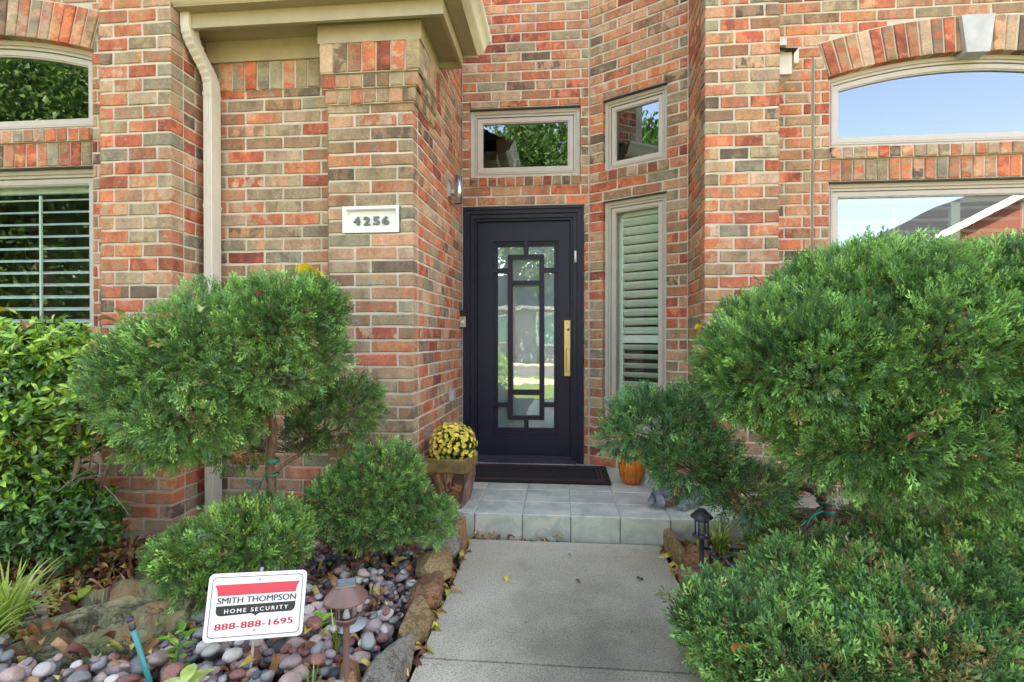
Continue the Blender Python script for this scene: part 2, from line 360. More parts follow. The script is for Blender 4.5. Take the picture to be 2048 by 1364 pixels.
class Bricks:
    def __init__(s): s.v = []; s.f = []; s.t = []; s.g = []; s.uv = []; s.sd = []
    def brick(s, fr, u0, u1, z0, z1, proud=0, depth=BD, tilt=None, j=.0024, vert=False):
        b = .0045; bu = b/3.4 if tilt else b; J = lambda: random.uniform(-j, j); pr = -proud+random.uniform(-.0015, .0015)
        o = [(u0+J(), z0+J()), (u1+J(), z0+J()), (u1+J(), z1+J()), (u0+J(), z1+J())]
        # a middle point on long edges gives hand-struck edges
        cx, cz = (u0+u1)/2, (z0+z1)/2
        o = [o[0], (cx, z0+J()*1.3), o[1], o[2], (cx, z1+J()*1.3), o[3]]
        sx = max(.2, (u1-u0-2*bu)/(u1-u0)); sz = (z1-z0-2*b)/(z1-z0)
        i = [(cx+(p[0]-cx)*sx, cz+(p[1]-cz)*sz) for p in o]
        if tilt: i = [tilt(*p) for p in i]; o = [tilt(*p) for p in o]
        k = len(s.v); n = 6
        s.v += [fr(a, pr+J()*.7, c) for a, c in i]+[fr(a, pr+b*.8, c) for a, c in o]+[fr(a, depth, c) for a, c in o]
        F_ = [tuple(range(n))]+[(n+q, n+(q+1) % n, (q+1) % n, q) for q in range(n)]+[(2*n+q, 2*n+(q+1) % n, n+(q+1) % n, n+q) for q in range(n)]
        s.f += [tuple(x+k for x in f) for f in F_]
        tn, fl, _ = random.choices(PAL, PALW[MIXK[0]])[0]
        m = random.uniform(.82, 1.15); sd = random.random()
        tn = tuple(c*m for c in tn)
        if random.random() < .2: fl = tn
        elif random.random() < .3: fl = tuple(c*1.0 for c in random.choices(PAL, [p[2] for p in PAL])[0][0])
        for f in F_:
            for _ in f: s.t.append((*tn, 1)); s.g.append((*fl, 1)); s.sd.append(sd)
        w_, h_ = (u1-u0), (z1-z0)
        loc = [((a-u0), (c-z0)) for a, c in i]+[((a-u0), (c-z0)) for a, c in o]+[((a-u0)+depth*.7, (c-z0)) for a, c in o]
        for f in F_:
            for q in f:
                a, c = loc[q]; s.uv.append((c, a) if vert else (a, c))
    def build(s, name, parent):
        me = bpy.data.meshes.new(name); off = wpos(parent) if parent else Vector()
        me.from_pydata([v-off for v in s.v], [], s.f)
        for nm, d in (('tint', s.t), ('flash', s.g)):
            a = me.color_attributes.new(nm, 'FLOAT_COLOR', 'CORNER'); a.data.foreach_set('color', np.array(d, np.float32).ravel())
        a = me.attributes.new('seed', 'FLOAT', 'CORNER'); a.data.foreach_set('value', s.sd)
        u = me.uv_layers.new(name='UVMap'); u.data.foreach_set('uv', np.array(s.uv, np.float32).ravel())
        me.materials.append(M['brick']); me.materials.append(M['mortar'])
        o = bpy.data.objects.new(name, me); col.objects.link(o); o.parent = parent; return o
def join_mortar(o, mb):
    """append the mortar to the brick mesh so a wall is one part"""
    tmp = mb.build('mortar_bed', M['mortar'], o.parent)
    import bmesh
    bm = bmesh.new(); bm.from_mesh(o.data); n0 = len(bm.faces); bm.from_mesh(tmp.data); bm.faces.ensure_lookup_table()
    for f in bm.faces[n0:]: f.material_index = 1
    bm.to_mesh(o.data); bm.free(); me = tmp.data; bpy.data.objects.remove(tmp); bpy.data.meshes.remove(me)
def wall(parent, p0, p1, z0, z1, e0='cc', e1='cc', opens=(), skips=(), arch=None, feats=(), name='wall', label=None, back=.0, bl=BL, off=0, mix=0):
    """opens: (u0,u1,z0,z1) holes; skips: same, no bricks but mortar; arch: (uc, half, spring, rise)
       ends: 'cc' inside corner, 0/1 outside corner whose brick is laid on even/odd courses"""
    fr = Frame(p0, p1); B = Bricks(); mb = MB(); L = fr.L; md = .0055
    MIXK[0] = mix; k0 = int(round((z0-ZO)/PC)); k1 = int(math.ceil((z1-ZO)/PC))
    if arch:
        uc, hf, sp, ri = arch; Ra = (hf*hf+ri*ri)/(2*ri); zc = sp+ri-Ra; ang = math.asin(hf/Ra); RH = .245
    def cut(intervals, a, b):
        o = []
        for (s, e) in intervals:
            if b <= s or a >= e: o.append((s, e)); continue
            if a > s: o.append((s, a))
            if b < e: o.append((b, e))
        return o
    for k in range(k0, k1):
        za, zb = ZO+k*PC, ZO+(k+1)*PC; zm = (za+zb)/2; par = k % 2
        base = [(0, L)]; mort = [(0, L)]; part = []
        for (a, b, c, d) in opens:
            if d <= za+.012 or c >= zb-.012: continue
            base = cut(base, a, b); mort = cut(mort, a, b)
            if c > za+.012: part.append((a, b, za, c))
            if d < zb-.012 and not (arch and abs(d-arch[2]) < 1e-6): part.append((a, b, d, zb))
        for (a, b, c, d) in skips:
            if d > zm > c: base = cut(base, a, b)
        if arch:
            if sp-.01 < zm < zc+Ra+RH:
                h = hf+(zm-sp)*math.tan(ang); rr = (Ra+RH)**2-(zm-zc)**2
                h = min(h, math.sqrt(max(rr, 0))) if rr > 0 else 0
                if h: base = cut(base, uc-h, uc+h)
            if sp-.01 < zm < zc+Ra:
                h = min(hf, math.sqrt(max(Ra**2-(za-zc)**2, 0))) if Ra > za-zc else 0
                if h: mort = cut(mort, uc-h-.004, uc+h+.004)
        # lay the course
        s0 = 0 if (e0 in ('cc', 'full') or e0 == par) else BD+.008
        s1 = L if (e1 in ('cc', 'full') or e1 == par) else L-BD-.008
        u = (s0 if e0 != 'cc' else (-bl/2 if par else 0)); u = u-(bl*(off or .5) if (par and e0 in ('full', 'back')) else 0)
        js = []
        while u < s1:
            ln = bl; js.append((max(u, s0), min(u+ln, s1))); u += ln
        js = [(a, b) for a, b in js if b-a > .012]; js = [(a, b) for a, b in js if b > s0]
        if len(js) > 1 and js[-1][1]-js[-1][0] < .05: js[-2:] = [(js[-2][0], js[-1][1])]
        for (a, b) in js:
            for (s, e) in base:
                x0, x1 = max(a, s), min(b, e)
                if x1-x0 < .014: continue
                if e1 not in ('cc',) and abs(x1-L) < 1e-6: r0 = 0
                else: r0 = .0064
                l0 = 0 if (e0 != 'cc' and x0 < 1e-6) else .0064
                if x1-x0-l0-r0 < .008: continue
                if any(abs(x1-o_[0]) < 1e-6 for o_ in opens): r0 = 0
                if any(abs(x0-o_[1]) < 1e-6 for o_ in opens): l0 = 0
                B.brick(fr, x0+l0, x1-r0, za+.0062, zb-.0062)
        for (a, b, c, d) in part:
            if d-c > .02:
                u = a
                while u < b-.03:
                    B.brick(fr, u+.005, min(u+BL, b)-.005, c+.004, d-.004); u += BL
                mort.append((a, b))
        for (s, e) in mort:
            c, d = za, zb
            for (a_, b_, c_, d_) in part:
                if (s, e) == (a_, b_): c, d = c_, d_
            if e-s > .001:
                ss = s+(.025 if (s == 0 and e0 == 'back') else .006 if (s > 0 or e0 != 'cc') else 0); ee = e-(.025 if (e == L and e1 == 'back') else .006 if (e < L or e1 != 'cc') else 0)
                mb.box(ss, ee, md, BD+back, c, d, fr)
    for ft in feats:
        kind, a, b, c, d, proud = ft
        if kind in ('soldier', 'rowlock'):
            n = max(1, round((b-a)/.0784)); wd = (b-a)/n
            for i in range(n):
                B.brick(fr, a+i*wd+.005, a+(i+1)*wd-.005, c+.005, d-.005, proud+random.uniform(-.003, .003), vert=True)
            mb.box(a+.004, b-.004, -proud+.008, BD, c+.002, d-.002, fr)
    if arch:
        n = max(3, int(round(2*ang*(Ra+.12)/.079))); n += (n+1) % 2   # odd, the middle one is the keystone
        st = 2*ang/n
        for i in range(n):
            t0 = -ang+i*st
            if i == n//2: continue
            def tl(p, r, t0=t0): return (uc+math.sin(t0+p)*r, zc+math.cos(t0+p)*r)
            B.brick(fr, .0018, st-.0018, Ra, Ra+RH-.008, .014+random.uniform(-.003, .003), j=.0004, tilt=tl, vert=True)
        inner = [(uc+math.sin(-ang+2*ang*i/40)*(Ra+.004), zc+math.cos(-ang+2*ang*i/40)*(Ra+.004)) for i in range(41)]
        outer = [(uc+math.sin(-ang+2*ang*i/40)*(Ra+RH), zc+math.cos(-ang+2*ang*i/40)*(Ra+RH)) for i in range(41)]
        for i in range(40):
            mb.prism([inner[i], inner[i+1], outer[i+1], outer[i]], fr, -.004, BD)
    o = B.build(name, parent); join_mortar(o, mb)
    if label: o['label'] = label
    return fr, o
# ---------------------------------------------------------------- ground, walk, porch
WXL, WXR = -.51, .56
def struct(mb, name, mat):
    o = mb.build(name, mat); o['kind'] = 'structure'; return o
struct(MB().box(-60, 60, -60, 60, -.35, -.10), 'ground', M['lawn'])
# bare planting bed soil, slightly uneven
def bed(name, x0, x1, y0, y1, z):
    nx, ny = int((x1-x0)/.05), int((y1-y0)/.05); X, Y = np.meshgrid(np.linspace(x0, x1, nx), np.linspace(y0, y1, ny))
    P = np.stack([X.ravel(), Y.ravel(), np.zeros(X.size)], 1); P[:, 2] = z+.012*wave(P, 9, 3)
    q = np.array([[j*nx+i, j*nx+i+1, (j+1)*nx+i+1, (j+1)*nx+i] for j in range(ny-1) for i in range(nx-1)])
    o = np_mesh(name, P, q, M['soil'], smooth=True); o['kind'] = 'structure'
bed('garden_bed', -6, -.53, -1.5, 3.2, -.03)
bed('garden_bed', .58, 6, -1.5, 3.9, -.03)
wk = MB()
wk.box(WXL, WXR, 1.862, 2.985, -.1, 0); wk.box(WXL, WXR, .4, 1.850, -.1, .001); wk.box(WXL, WXR, -1.05, .388, -.1, 0); wk.box(WXL+.01, WXR-.01, -1.0, 2.97, -.12, -.016)
struct(wk, 'walkway', M['concrete'])
struct(MB().box(-30, 30, -6.6, -5.2, -.3, -.06), 'pavement', M['concrete'])
struct(MB().box(-60, 60, -14.5, -8.2, -.3, -.07), 'road', M['asphalt'])
struct(MB().box(-30, 30, -17, -15.2, -.3, -.06), 'pavement', M['concrete'])
# porch: slate tiles over a raised slab
PZ, TX = .137, .2835
xj0 = -.505-TX*2                  # first joint
pm = MB(); pm.box(-.86, 1.04, 3.045, 4.35, -.1, PZ-.004); pm.box(-.86, 1.04, 3.044, 3.046, -.08, PZ-.006)
tile_f = []
pb = Bricks()
rows = [3.03+.0, 3.27, 3.53, 3.80, 4.07, 4.34]
frT = Frame((0, 3.03), (1, 3.03))
def topf(u, d, z): return Vector((u, z, PZ-d))
for r0, r1 in zip(rows[:-1], rows[1:]):
    for i in range(10):
        a = xj0+i*TX; b = a+TX; a = max(a, -.86); b = min(b, 1.04)
        if b-a > .02: pb.brick(topf, a+.0025, b-.0025, r0+(.0 if r0 == rows[0] else .0025), r1-.0025, 0, .012, j=.0004)
for i in range(10):
    a = xj0+i*TX; b = a+TX; a = max(a, -.86); b = min(b, 1.04)
    if b-a > .02: pb.brick(frT, a+.0025, b-.0025, -.02, PZ-.006, 0, .012, j=.0004)
po = pb.build('porch', None); po.data.materials.clear(); po.data.materials.append(M['tile']); po.data.materials.append(M['grout'])
join_mortar(po, pm); po['kind'] = 'structure'

# ---------------------------------------------------------------- the house
house = empty('brick_house', (0, 3.0, 0), 'red and tan brick house front with a recessed dark entry door and tall windows', 'house')
# slab edges
sb = MB(); 
sb.box(-8, -2.64, 3.03, 3.4, -.3, .062); sb.box(-2.62, -2.20, 2.762, 3.3, -.3, .062); sb.box(-2.19, -1.375, 3.078, 3.3, -.3, .062)
sb.box(-1.37, -.864, 2.99, 3.4, -.3, .062); sb.box(.89, 1.315, 3.30, 3.9, -.3, .062); sb.box(1.33, 8, 3.82, 4.2, -.3, .062)
sb.build('foundation', M['slab'], house)
TOP = 4.0
Z31 = lambda k: ZO+k*PC
ZH, ZS0, ZS1, ZW = Z31(29), Z31(29)+.15, Z31(32), Z31(32)      # lower head, soldier top, rowlock top
# left window bay
LWu = lambda X: X+8
uc = -2.93-.924+8
wall(house, (-8, 3.02), (-2.63, 3.02), .06, TOP, 'cc', 'cc',
     opens=[(uc-.924, uc+.924, .55, ZH), (uc-.924, uc+.924, ZW, 2.98)], skips=[(uc-.924, uc+.924, ZH, ZW)], arch=(uc, .924, 2.98, .131),
     feats=[('soldier', uc-.924, uc+.924, ZH, ZS0, .004), ('rowlock', uc-.924, uc+.924, ZS0, ZW, .022)])
# left pier
wall(house, (-2.63, 2.754), (-2.19, 2.754), .06, TOP, 'full', 'full', bl=.1765)
wall(house, (-2.19, 2.754), (-2.19, 3.07), .06, TOP, 'back', 'cc', bl=.2)
wall(house, (-2.63, 3.02), (-2.63, 2.754), .06, TOP, 'cc', 'back')
# recessed bay beside the pier
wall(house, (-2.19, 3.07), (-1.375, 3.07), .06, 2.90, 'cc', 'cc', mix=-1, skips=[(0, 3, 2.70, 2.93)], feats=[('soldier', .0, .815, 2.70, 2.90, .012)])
# pilaster with stepped cap; joint filler at its left edge
ZA, ZB_, ZC, ZD = 2.545, 2.63, 2.712, 2.90
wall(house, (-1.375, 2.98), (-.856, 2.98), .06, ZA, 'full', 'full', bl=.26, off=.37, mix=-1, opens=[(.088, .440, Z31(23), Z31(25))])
wall(house, (-1.375, 3.07), (-1.375, 2.985), .06, ZA, 'cc', 'cc')
sp0, sp1 = (-.856, 2.98), (-.808, 4.26)
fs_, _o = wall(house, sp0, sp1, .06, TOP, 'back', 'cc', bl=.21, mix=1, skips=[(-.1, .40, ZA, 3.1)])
MB().box(-1.381, -1.372, 2.99, 3.069, .06, 2.55).build('joint_filler', M['joint'], house)
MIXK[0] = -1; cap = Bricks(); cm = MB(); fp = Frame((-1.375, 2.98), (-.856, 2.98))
for (a, b, pr) in ((ZA, ZB_, .018), (ZB_, ZC, .034), (ZC, ZD, .052)):
    n = 7; x0, x1 = -pr*.6, .519+pr; wd = (x1-x0)/n
    for i in range(n):
        cap.brick(fp, x0+i*wd+.004, x0+(i+1)*wd-.004-(0 if i < n-1 else -.004), a+.004, b-.004, pr, .09, vert=(a == ZC))
    cm.box(x0+.006, x1-.008, -pr+.008, .08, a, b, fp)
    n = 5; x0, x1 = -pr+.095, .40; wd = (x1-x0)/n
    for i in range(n):
        cap.brick(fs_, x0+i*wd+.004, x0+(i+1)*wd-.004, a+.004, b-.004, pr, .09, vert=(a == ZC))
    cm.box(-pr+.05, x1-.004, -pr+.008, .085, a, b, fs_)
co = cap.build('pilaster_cap', house); join_mortar(co, cm)
# entry wall, angled bay, right pier, right window bay
wall(house, sp1, (.232, 4.26), PZ-.02, TOP, 'cc', 'cc', opens=[(.003, 1.0, PZ-.05, ZH), (.063, .968, ZW, 3.06)], skips=[(.063, .968, Z31(31), ZW)],
     feats=[('rowlock', .063, .968, Z31(31), ZW, .016)])
_f = Frame((.232, 4.26), (.914, 3.85)); WA0, WA1 = _f.u_at(1205), _f.u_at(1332)
wall(house, (.232, 4.26), (.914, 3.85), PZ-.02, TOP, 'cc', 'cc', opens=[(WA0, WA1, .42, ZH), (WA0, WA1, ZW, 3.06)], skips=[(WA0-.03, WA1+.02, Z31(31), ZW)],
     feats=[('rowlock', WA0-.03, WA1+.02, Z31(31), ZW, .016)])
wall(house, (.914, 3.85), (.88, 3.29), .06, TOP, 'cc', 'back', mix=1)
wall(house, (.88, 3.29), (1.321, 3.29), .06, TOP, 'full', 'full', bl=.1764)
wall(house, (1.321, 3.29), (1.321, 3.81), .06, TOP, 'back', 'cc')
ru = lambda X: X-1.321
uc2 = 2.785-1.321
frR, _o = wall(house, (1.321, 3.81), (5.6, 3.81), .06, TOP, 'cc', 'cc',
     opens=[(uc2-.924, uc2+.924, .55, ZH), (uc2-.924, uc2+.924, ZW, 2.98)], skips=[(uc2-.924, uc2+.924, ZH, ZW), (.425, .437, 0, 3.15)], arch=(uc2, .924, 2.98, .131),
     feats=[('soldier', uc2-.924, uc2+.924, ZH, ZS0, .004), ('rowlock', uc2-.924, uc2+.924, ZS0, ZW, .022)])
MB().box(.424, .438, .002, .05, .06, 3.15, frR).build('joint_filler', M['joint'], house)
MB().prism([(uc2-.072, 3.085), (uc2+.072, 3.085), (uc2+.105, 3.335), (uc2-.105, 3.335)], frR, -.045, .06).build('keystone', M['keystone'], house)
# lintel steel over the openings
fA = Frame((.232, 4.26), (.914, 3.85)); fE = Frame(sp1, (.232, 4.26))
for a_, b_, c_, d_, e_, f_ in ((uc-.924, uc+.924, .012, ZH-.006, ZH+.003, Frame((-8, 3.02), (-2.63, 3.02))), (uc2-.924, uc2+.924, .012, ZH-.006, ZH+.003, frR), (.0, 1.0, .012, ZH-.006, ZH+.003, fE),
     (WA0, WA1, .012, ZH-.006, ZH+.003, fA), (WA0, WA1, .010, 3.054, 3.063, fA), (.063, .968, .010, 3.054, 3.063, fE)):
    MB().box(a_, b_, c_, .09, d_, e_, f_).build('lintel', M['lampblue'], house)
# unseen upper body of the house, added to block the sun from behind
bd = MB()
bd.box(-8, 8, 4.36, 4.5, 4.0, 6.6); bd.box(-8, 8, 4.5, 14, 6.4, 6.6); bd.box(-8, -7.8, 3.02, 14, -.2, 6.6); bd.box(7.8, 8, 3.9, 14, -.2, 6.6); bd.box(-8, 8, 13.8, 14, -.2, 6.6)
bd.box(-8, -2.2, 3.12, 4.4, 4.0, 6.4); bd.box(.95, 8, 3.92, 4.4, 4.0, 6.4); bd.box(5.6, 8, 3.82, 4.3, -.2, 6.4); bd.box(-.9, 1.0, 4.27, 4.4, 4.0, 6.4)
bd.build('sun_block_wall', M['mortar'], house)
rf = MB(); rf.add([(-8.6, 3.0, 6.5), (8.6, 3.0, 6.5), (8.6, 8.6, 9.6), (-8.6, 8.6, 9.6), (-8.6, 14.5, 6.5), (8.6, 14.5, 6.5)], [(0, 1, 2, 3), (3, 2, 5, 4), (0, 3, 4), (1, 5, 2)])
rf.build('roof', M['shingle'], house)  # roof out of view, added to keep the sun off the front

# ---------------------------------------------------------------- windows
def loop(u0, u1, z0, z1, t, arc=None):
    if not arc: return [(u0+t, z0+t), (u1-t, z0+t), (u1-t, z1-t), (u0+t, z1-t)]
    uc_, hf, sp, ri = arc; Ra = (hf*hf+ri*ri)/(2*ri); zc = sp+ri-Ra; Ri = Ra-t; a = math.asin((hf-t)/Ri)
    return [(u0+t, z0+t), (u1-t, z0+t)]+[(uc_+math.sin(a-2*a*i/28)*Ri, zc+math.cos(a-2*a*i/28)*Ri) for i in range(29)]
def window(fr, u0, u1, z0, z1, rec, arc=None, glass='glass', shut=None, label=None, pitch=.083, tilt=8, tilt2=None, t1=.048, t2=.046, mid=None, room=1.2):
    m = MB(); L = lambda t: loop(u0, u1, z0, z1, t, arc)
    m.ring(L(-.002), L(t1*.55), fr, rec, rec+.10); m.ring(L(t1*.55), L(t1*.8), fr, rec+.012, rec+.10); m.ring(L(t1*.8), L(t1), fr, rec+.004, rec+.10)
    m.ring(L(t1), L(t1+.006), fr, rec+.026, rec+.10)
    m.ring(L(t1+.006), L(t1+t2-.008), fr, rec+.014, rec+.08); m.ring(L(t1+t2-.008), L(t1+t2), fr, rec+.022, rec+.08)
    wn = m.build('window', M['taupe'], house)
    if label: wn['label'] = label
    g = L(t1+t2-.004); p = MB(); p.add([fr(a, rec+.036, b) for a, b in g], [tuple(range(len(g)))]); p.build('pane', M[glass], wn)
    if shut:
        s = MB(); a0, a1, b0, b1 = u0+t1+.01, u1-t1-.01, z0+t1+.01, z1-t1-.01; dd = rec+.10
        s.box(a0, a0+.055, dd, dd+.03, b0, b1, fr); s.box(a1-.055, a1, dd, dd+.03, b0, b1, fr); s.box(a0, a1, dd, dd+.03, b0, b0+.07, fr); s.box(a0, a1, dd, dd+.03, b1-.06, b1, fr)
        segs = [(b0+.07, b1-.06)]
        if mid:
            s.box(a0+.05, a1-.05, dd, dd+.03, mid-.03, mid+.03, fr); segs = [(b0+.07, mid-.03), (mid+.03, b1-.06)]
        cols = [(a0+.055, a1-.055)] if shut != 'double' else [(a0+.055, (a0+a1)/2-.03), ((a0+a1)/2+.03, a1-.055)]
        if shut == 'double': s.box((a0+a1)/2-.03, (a0+a1)/2+.03, dd, dd+.03, b0, b1, fr)
        ca, sa = math.cos(R(tilt)), math.sin(R(tilt)); hw = .036
        for (x0, x1) in cols:
            for (c0, c1) in segs:
                tt_ = tilt2 if (tilt2 is not None and c0 < (mid or 0)-.1) else tilt; ca, sa = math.cos(R(tt_)), math.sin(R(tt_))
                n = max(1, round((c1-c0)/pitch)); st = (c1-c0)/n
                for i in range(n):
                    zc = c0+(i+.5)*st
                    pr = [(-hw, 0), (-hw*.5, -.0045), (hw*.5, -.0045), (hw, 0), (hw*.5, .0045), (-hw*.5, .0045)]
                    vs = []
                    for x in (x0, x1):
                        for (dy, dz) in pr: vs.append(fr(x, dd+.02+dy*ca-dz*sa, zc+dy*sa+dz*ca))
                    s.add(vs, [(i_, (i_+1) % 6, 6+(i_+1) % 6, 6+i_) for i_ in range(6)])
                if shut != 'closed': s.box((x0+x1)/2-.007, (x0+x1)/2+.007, dd-.022, dd-.010, c0+.02, c1-.02, fr)
        s.build('shutter', M['shutter'], wn)
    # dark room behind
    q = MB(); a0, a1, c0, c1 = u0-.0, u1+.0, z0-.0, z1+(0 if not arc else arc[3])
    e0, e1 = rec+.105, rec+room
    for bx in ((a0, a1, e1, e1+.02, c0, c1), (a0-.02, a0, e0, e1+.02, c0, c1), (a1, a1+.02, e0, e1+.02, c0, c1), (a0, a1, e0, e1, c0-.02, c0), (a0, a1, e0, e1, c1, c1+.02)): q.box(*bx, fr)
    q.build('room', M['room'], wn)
    return wn
fL = Frame((-8, 3.02), (-2.63, 3.02)); fD = Frame(sp1, (.232, 4.26))
aL = (uc, .924, 2.98, .131); aR = (uc2, .924, 2.98, .131)
window(fL, uc-.924, uc+.924, ZW, 2.98, .05, aL, 'mirror', label='arched transom window left of the entry reflecting dark trees')
window(fL, uc-.924, uc+.924, .55, ZH-.006, .05, None, 'glass', 'double', label='lower left window with open white louvred shutters', tilt=22)
window(frR, uc2-.924, uc2+.924, ZW, 2.98, .05, aR, 'mirror', label='arched transom window right of the entry reflecting blue sky')
window(frR, uc2-.924, uc2+.924, .55, ZH-.006, .05, None, 'mirror', 'double', label='lower right window with shutters behind reflections of sky and a gable', tilt=-6)
window(fD, .063, .968, ZW, 3.054, .045, None, 'mirror', label='small rectangular transom window above the dark door', t1=.05, t2=.05)
window(fA, WA0, WA1, ZW, 3.054, .045, None, 'mirror', label='small window in the angled wall reflecting brick', t1=.045, t2=.04)
window(fA, WA0, WA1, .42, ZH-.006, .045, None, 'glass', 'closed', label='tall sidelight window in the angled wall with tilted shutters', t1=.045, t2=.04, tilt=-50, tilt2=-38, mid=1.16, pitch=.073, room=.35)

# ---------------------------------------------------------------- entry door
DZ0, DZ1 = PZ, ZH-.006
df = MB()
def rail(mb, u0, u1, z0, z1, t0, t1, d0, d1):      # three sided frame band between insets t0 and t1
    mb.box(u0+t0, u0+t1, d0, d1, z0, z1-t0, fD); mb.box(u1-t1, u1-t0, d0, d1, z0, z1-t0, fD); mb.box(u0+t1, u1-t1, d0, d1, z1-t1, z1-t0, fD)
U0, U1 = .004, .999
for (t0, t1, d0) in ((0, .018, .012), (.018, .052, .026), (.052, .060, .045), (.060, .088, .036), (.088, .096, .058), (.096, .108, .050)):
    rail(df, U0, U1, DZ0, DZ1, t0, t1, d0, .13)
front = df.build('front_door', M['door'], house); front['label'] = 'dark navy metal door with geometric glass lights and brass pull'
th = MB(); th.box(U0+.10, U1-.10, .03, .13, DZ0, DZ0+.055, fD); th.box(U0+.06, U1-.06, .0, .035, DZ0, DZ0+.028, fD)
th.build('threshold', M['sill'], front)
# slab, laid out from the picture: columns and rows on the door plane
du = lambda px: fD.u_at(px); dz = lambda py: CAMZ+(675-py)/F*4.33
S0, S1 = U0+.112, U1-.112; SZ0, SZ1 = DZ0+.058, DZ1-.112
ga, gb, gc, gd = .222+.0, .775, 0, 0
ox0, ox1, oz0, oz1 = du(984), du(1117), dz(870), dz(482)
SD = .075
sl_ = MB(); sl_.ring([(S0, SZ0), (S1, SZ0), (S1, SZ1), (S0, SZ1)], [(ox0, oz0), (ox1, oz0), (ox1, oz1), (ox0, oz1)], fD, SD, SD+.045)
sl_.ring([(ox0, oz0), (ox1, oz0), (ox1, oz1), (ox0, oz1)], [(ox0+.016, oz0+.03), (ox1-.016, oz0+.03), (ox1-.016, oz1-.022), (ox0+.016, oz1-.022)], fD, SD+.02, SD+.045)
sl_.ring([(ox0+.016, oz0+.03), (ox1-.016, oz0+.03), (ox1-.016, oz1-.022), (ox0+.016, oz1-.022)], [(ox0+.038, oz0+.052), (ox1-.038, oz0+.052), (ox1-.038, oz1-.044), (ox0+.038, oz1-.044)], fD, SD+.032, SD+.045)
sl_.build('door_leaf', M['door'], front)
gl = MB(); gl.box(ox0+.02, ox1-.02, SD+.037, SD+.041, oz0+.03, oz1-.02, fD); gl.build('door_glass', M['dglass'], front)
gr = MB(); B0 = SD+.001; B1 = SD+.018
cx0, cx1, cx2, cx3 = du(1014), du(1024), du(1078), du(1088)
cz = [dz(y) for y in (841, 833, 791, 781, 570, 561, 518, 509)]
gr.box(cx0, cx1, B0, B1, cz[0], cz[7], fD); gr.box(cx2, cx3, B0, B1, cz[0], cz[7], fD)
for a, b in ((0, 1), (2, 3), (4, 5), (6, 7)): gr.box(cx1, cx2, B0, B1, cz[a], cz[b], fD)
for y0, y1 in ((545, 536), (815, 806)):
    gr.box(ox0, cx0, B0, B1, dz(y0), dz(y1), fD); gr.box(cx3, ox1, B0, B1, dz(y0), dz(y1), fD)
mx0, mx1 = du(1046.5), du(1055.5)
gr.box(mx0, mx1, B0, B1, cz[7], oz1, fD); gr.box(mx0, mx1, B0, B1, oz0, cz[0], fD)
gr.build('grille', M['door'], front)
hd = MB(); hx0, hx1, hz0, hz1 = du(1128.5), du(1145), dz(752), dz(641)
hd.box(hx0, hx1, SD-.008, SD+.001, hz0, hz1, fD, bev=.0015)
hx = (hx0+hx1)/2; hd.lathe([(.0, .004), (.012, .004), (.014, 0)], n=20, fr=lambda a, b, c: fD(hx+a, SD-.008-c, dz(659)+b))
hd.box(hx-.003, hx+.003, SD-.014, SD-.008, dz(690), dz(685), fD)
hd.box(hx-.016, hx+.016, SD-.055, SD-.042, dz(741), dz(697), fD, bev=.003)
hd.box(hx-.010, hx+.010, SD-.043, SD-.008, dz(741), dz(737), fD); hd.box(hx-.010, hx+.010, SD-.043, SD-.008, dz(700), dz(696), fD)
hd.build('door_handle', M['brass'], front)
hk = MB(); hk.box(hx-.004, hx+.004, SD-.0125, SD-.0118, dz(661), dz(657), fD); hk.build('keyhole', M['plastic'], front)
hg = MB(); hu = du(1151); hg.tube([fD(hu, .030, dz(528)), fD(hu, .030, dz(505))], .0095, 12); hg.build('hinge', M['white'], front)
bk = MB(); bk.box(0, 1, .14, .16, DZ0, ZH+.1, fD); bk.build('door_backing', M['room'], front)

# ---------------------------------------------------------------- eave, gutter, downspout
ev = MB()
XF, YF = -.795, 2.925          # outer faces of the frieze
ev.box(-2.185, -1.41, 3.045, 3.07, 2.872, 3.0)                        # frieze over the recess
ev.box(-1.41, XF, YF, YF+.022, 2.882, 3.0); ev.box(XF-.022, XF, YF+.022, 3.385, 2.882, 3.0); ev.box(-1.41, -1.388, YF+.022, 3.045, 2.882, 3.0)
ev.box(-2.185, -.66, 2.86, 3.16, 3.0, 3.012); ev.box(-.90, -.66, 3.16, 3.43, 3.0, 3.012)     # soffit
eave = ev.build('eave', M['khaki'], house)
fb = MB(); fb.box(-2.16, -.645, 2.838, 2.862, 2.962, 3.06); fb.box(-.669, -.645, 2.862, 3.43, 2.962, 3.06); fb.box(-.86, -.669, 3.405, 3.43, 2.962, 3.06)
fb.build('fascia', M['khaki'], eave)
lb = MB(); lb.box(-2.185, -.56, 2.77, 2.836, 3.045, 3.065); lb.box(-.643, -.55, 2.77, 3.44, 3.046, 3.066); lb.box(-.643, -.55, 3.43, 3.452, 3.03, 3.2)
lb.build('soffit_board', M['khaki'], eave)
def gutter_prof(mb, p0, p1, nrm):           # K-style section swept along a line; nrm points outwards
    pr = [(0, .0), (.012, -.004), (.014, .006), (.052, .012), (.060, .045), (.082, .085), (.098, .092), (.100, .120), (.094, .121), (.092, .098), (.0, .12)]
    p0 = Vector(p0); p1 = Vector(p1); n = Vector(nrm); vs = []
    for p in (p0, p1):
        for (a, b) in pr:
            q = p+Vector((0, 0, b)); m_ = n*a
            if p == p0 and len(nrm) == 4: pass
            vs.append(q+m_)
    k = len(pr); mb.add(vs, [(i, (i+1) % k, k+(i+1) % k, k+i) for i in range(k)]+[tuple(range(k)), tuple(range(2*k-1, k-1, -1))], True)
    return k
gt = MB(); k = gutter_prof(gt, (-2.185, 2.80, 3.05), (-.56, 2.80, 3.05), (0, -1, 0))
for i in range(k): v = gt.v[k+i]; gt.v[k+i] = (v[0]+(2.80-v[1]), v[1], v[2])          # mitre
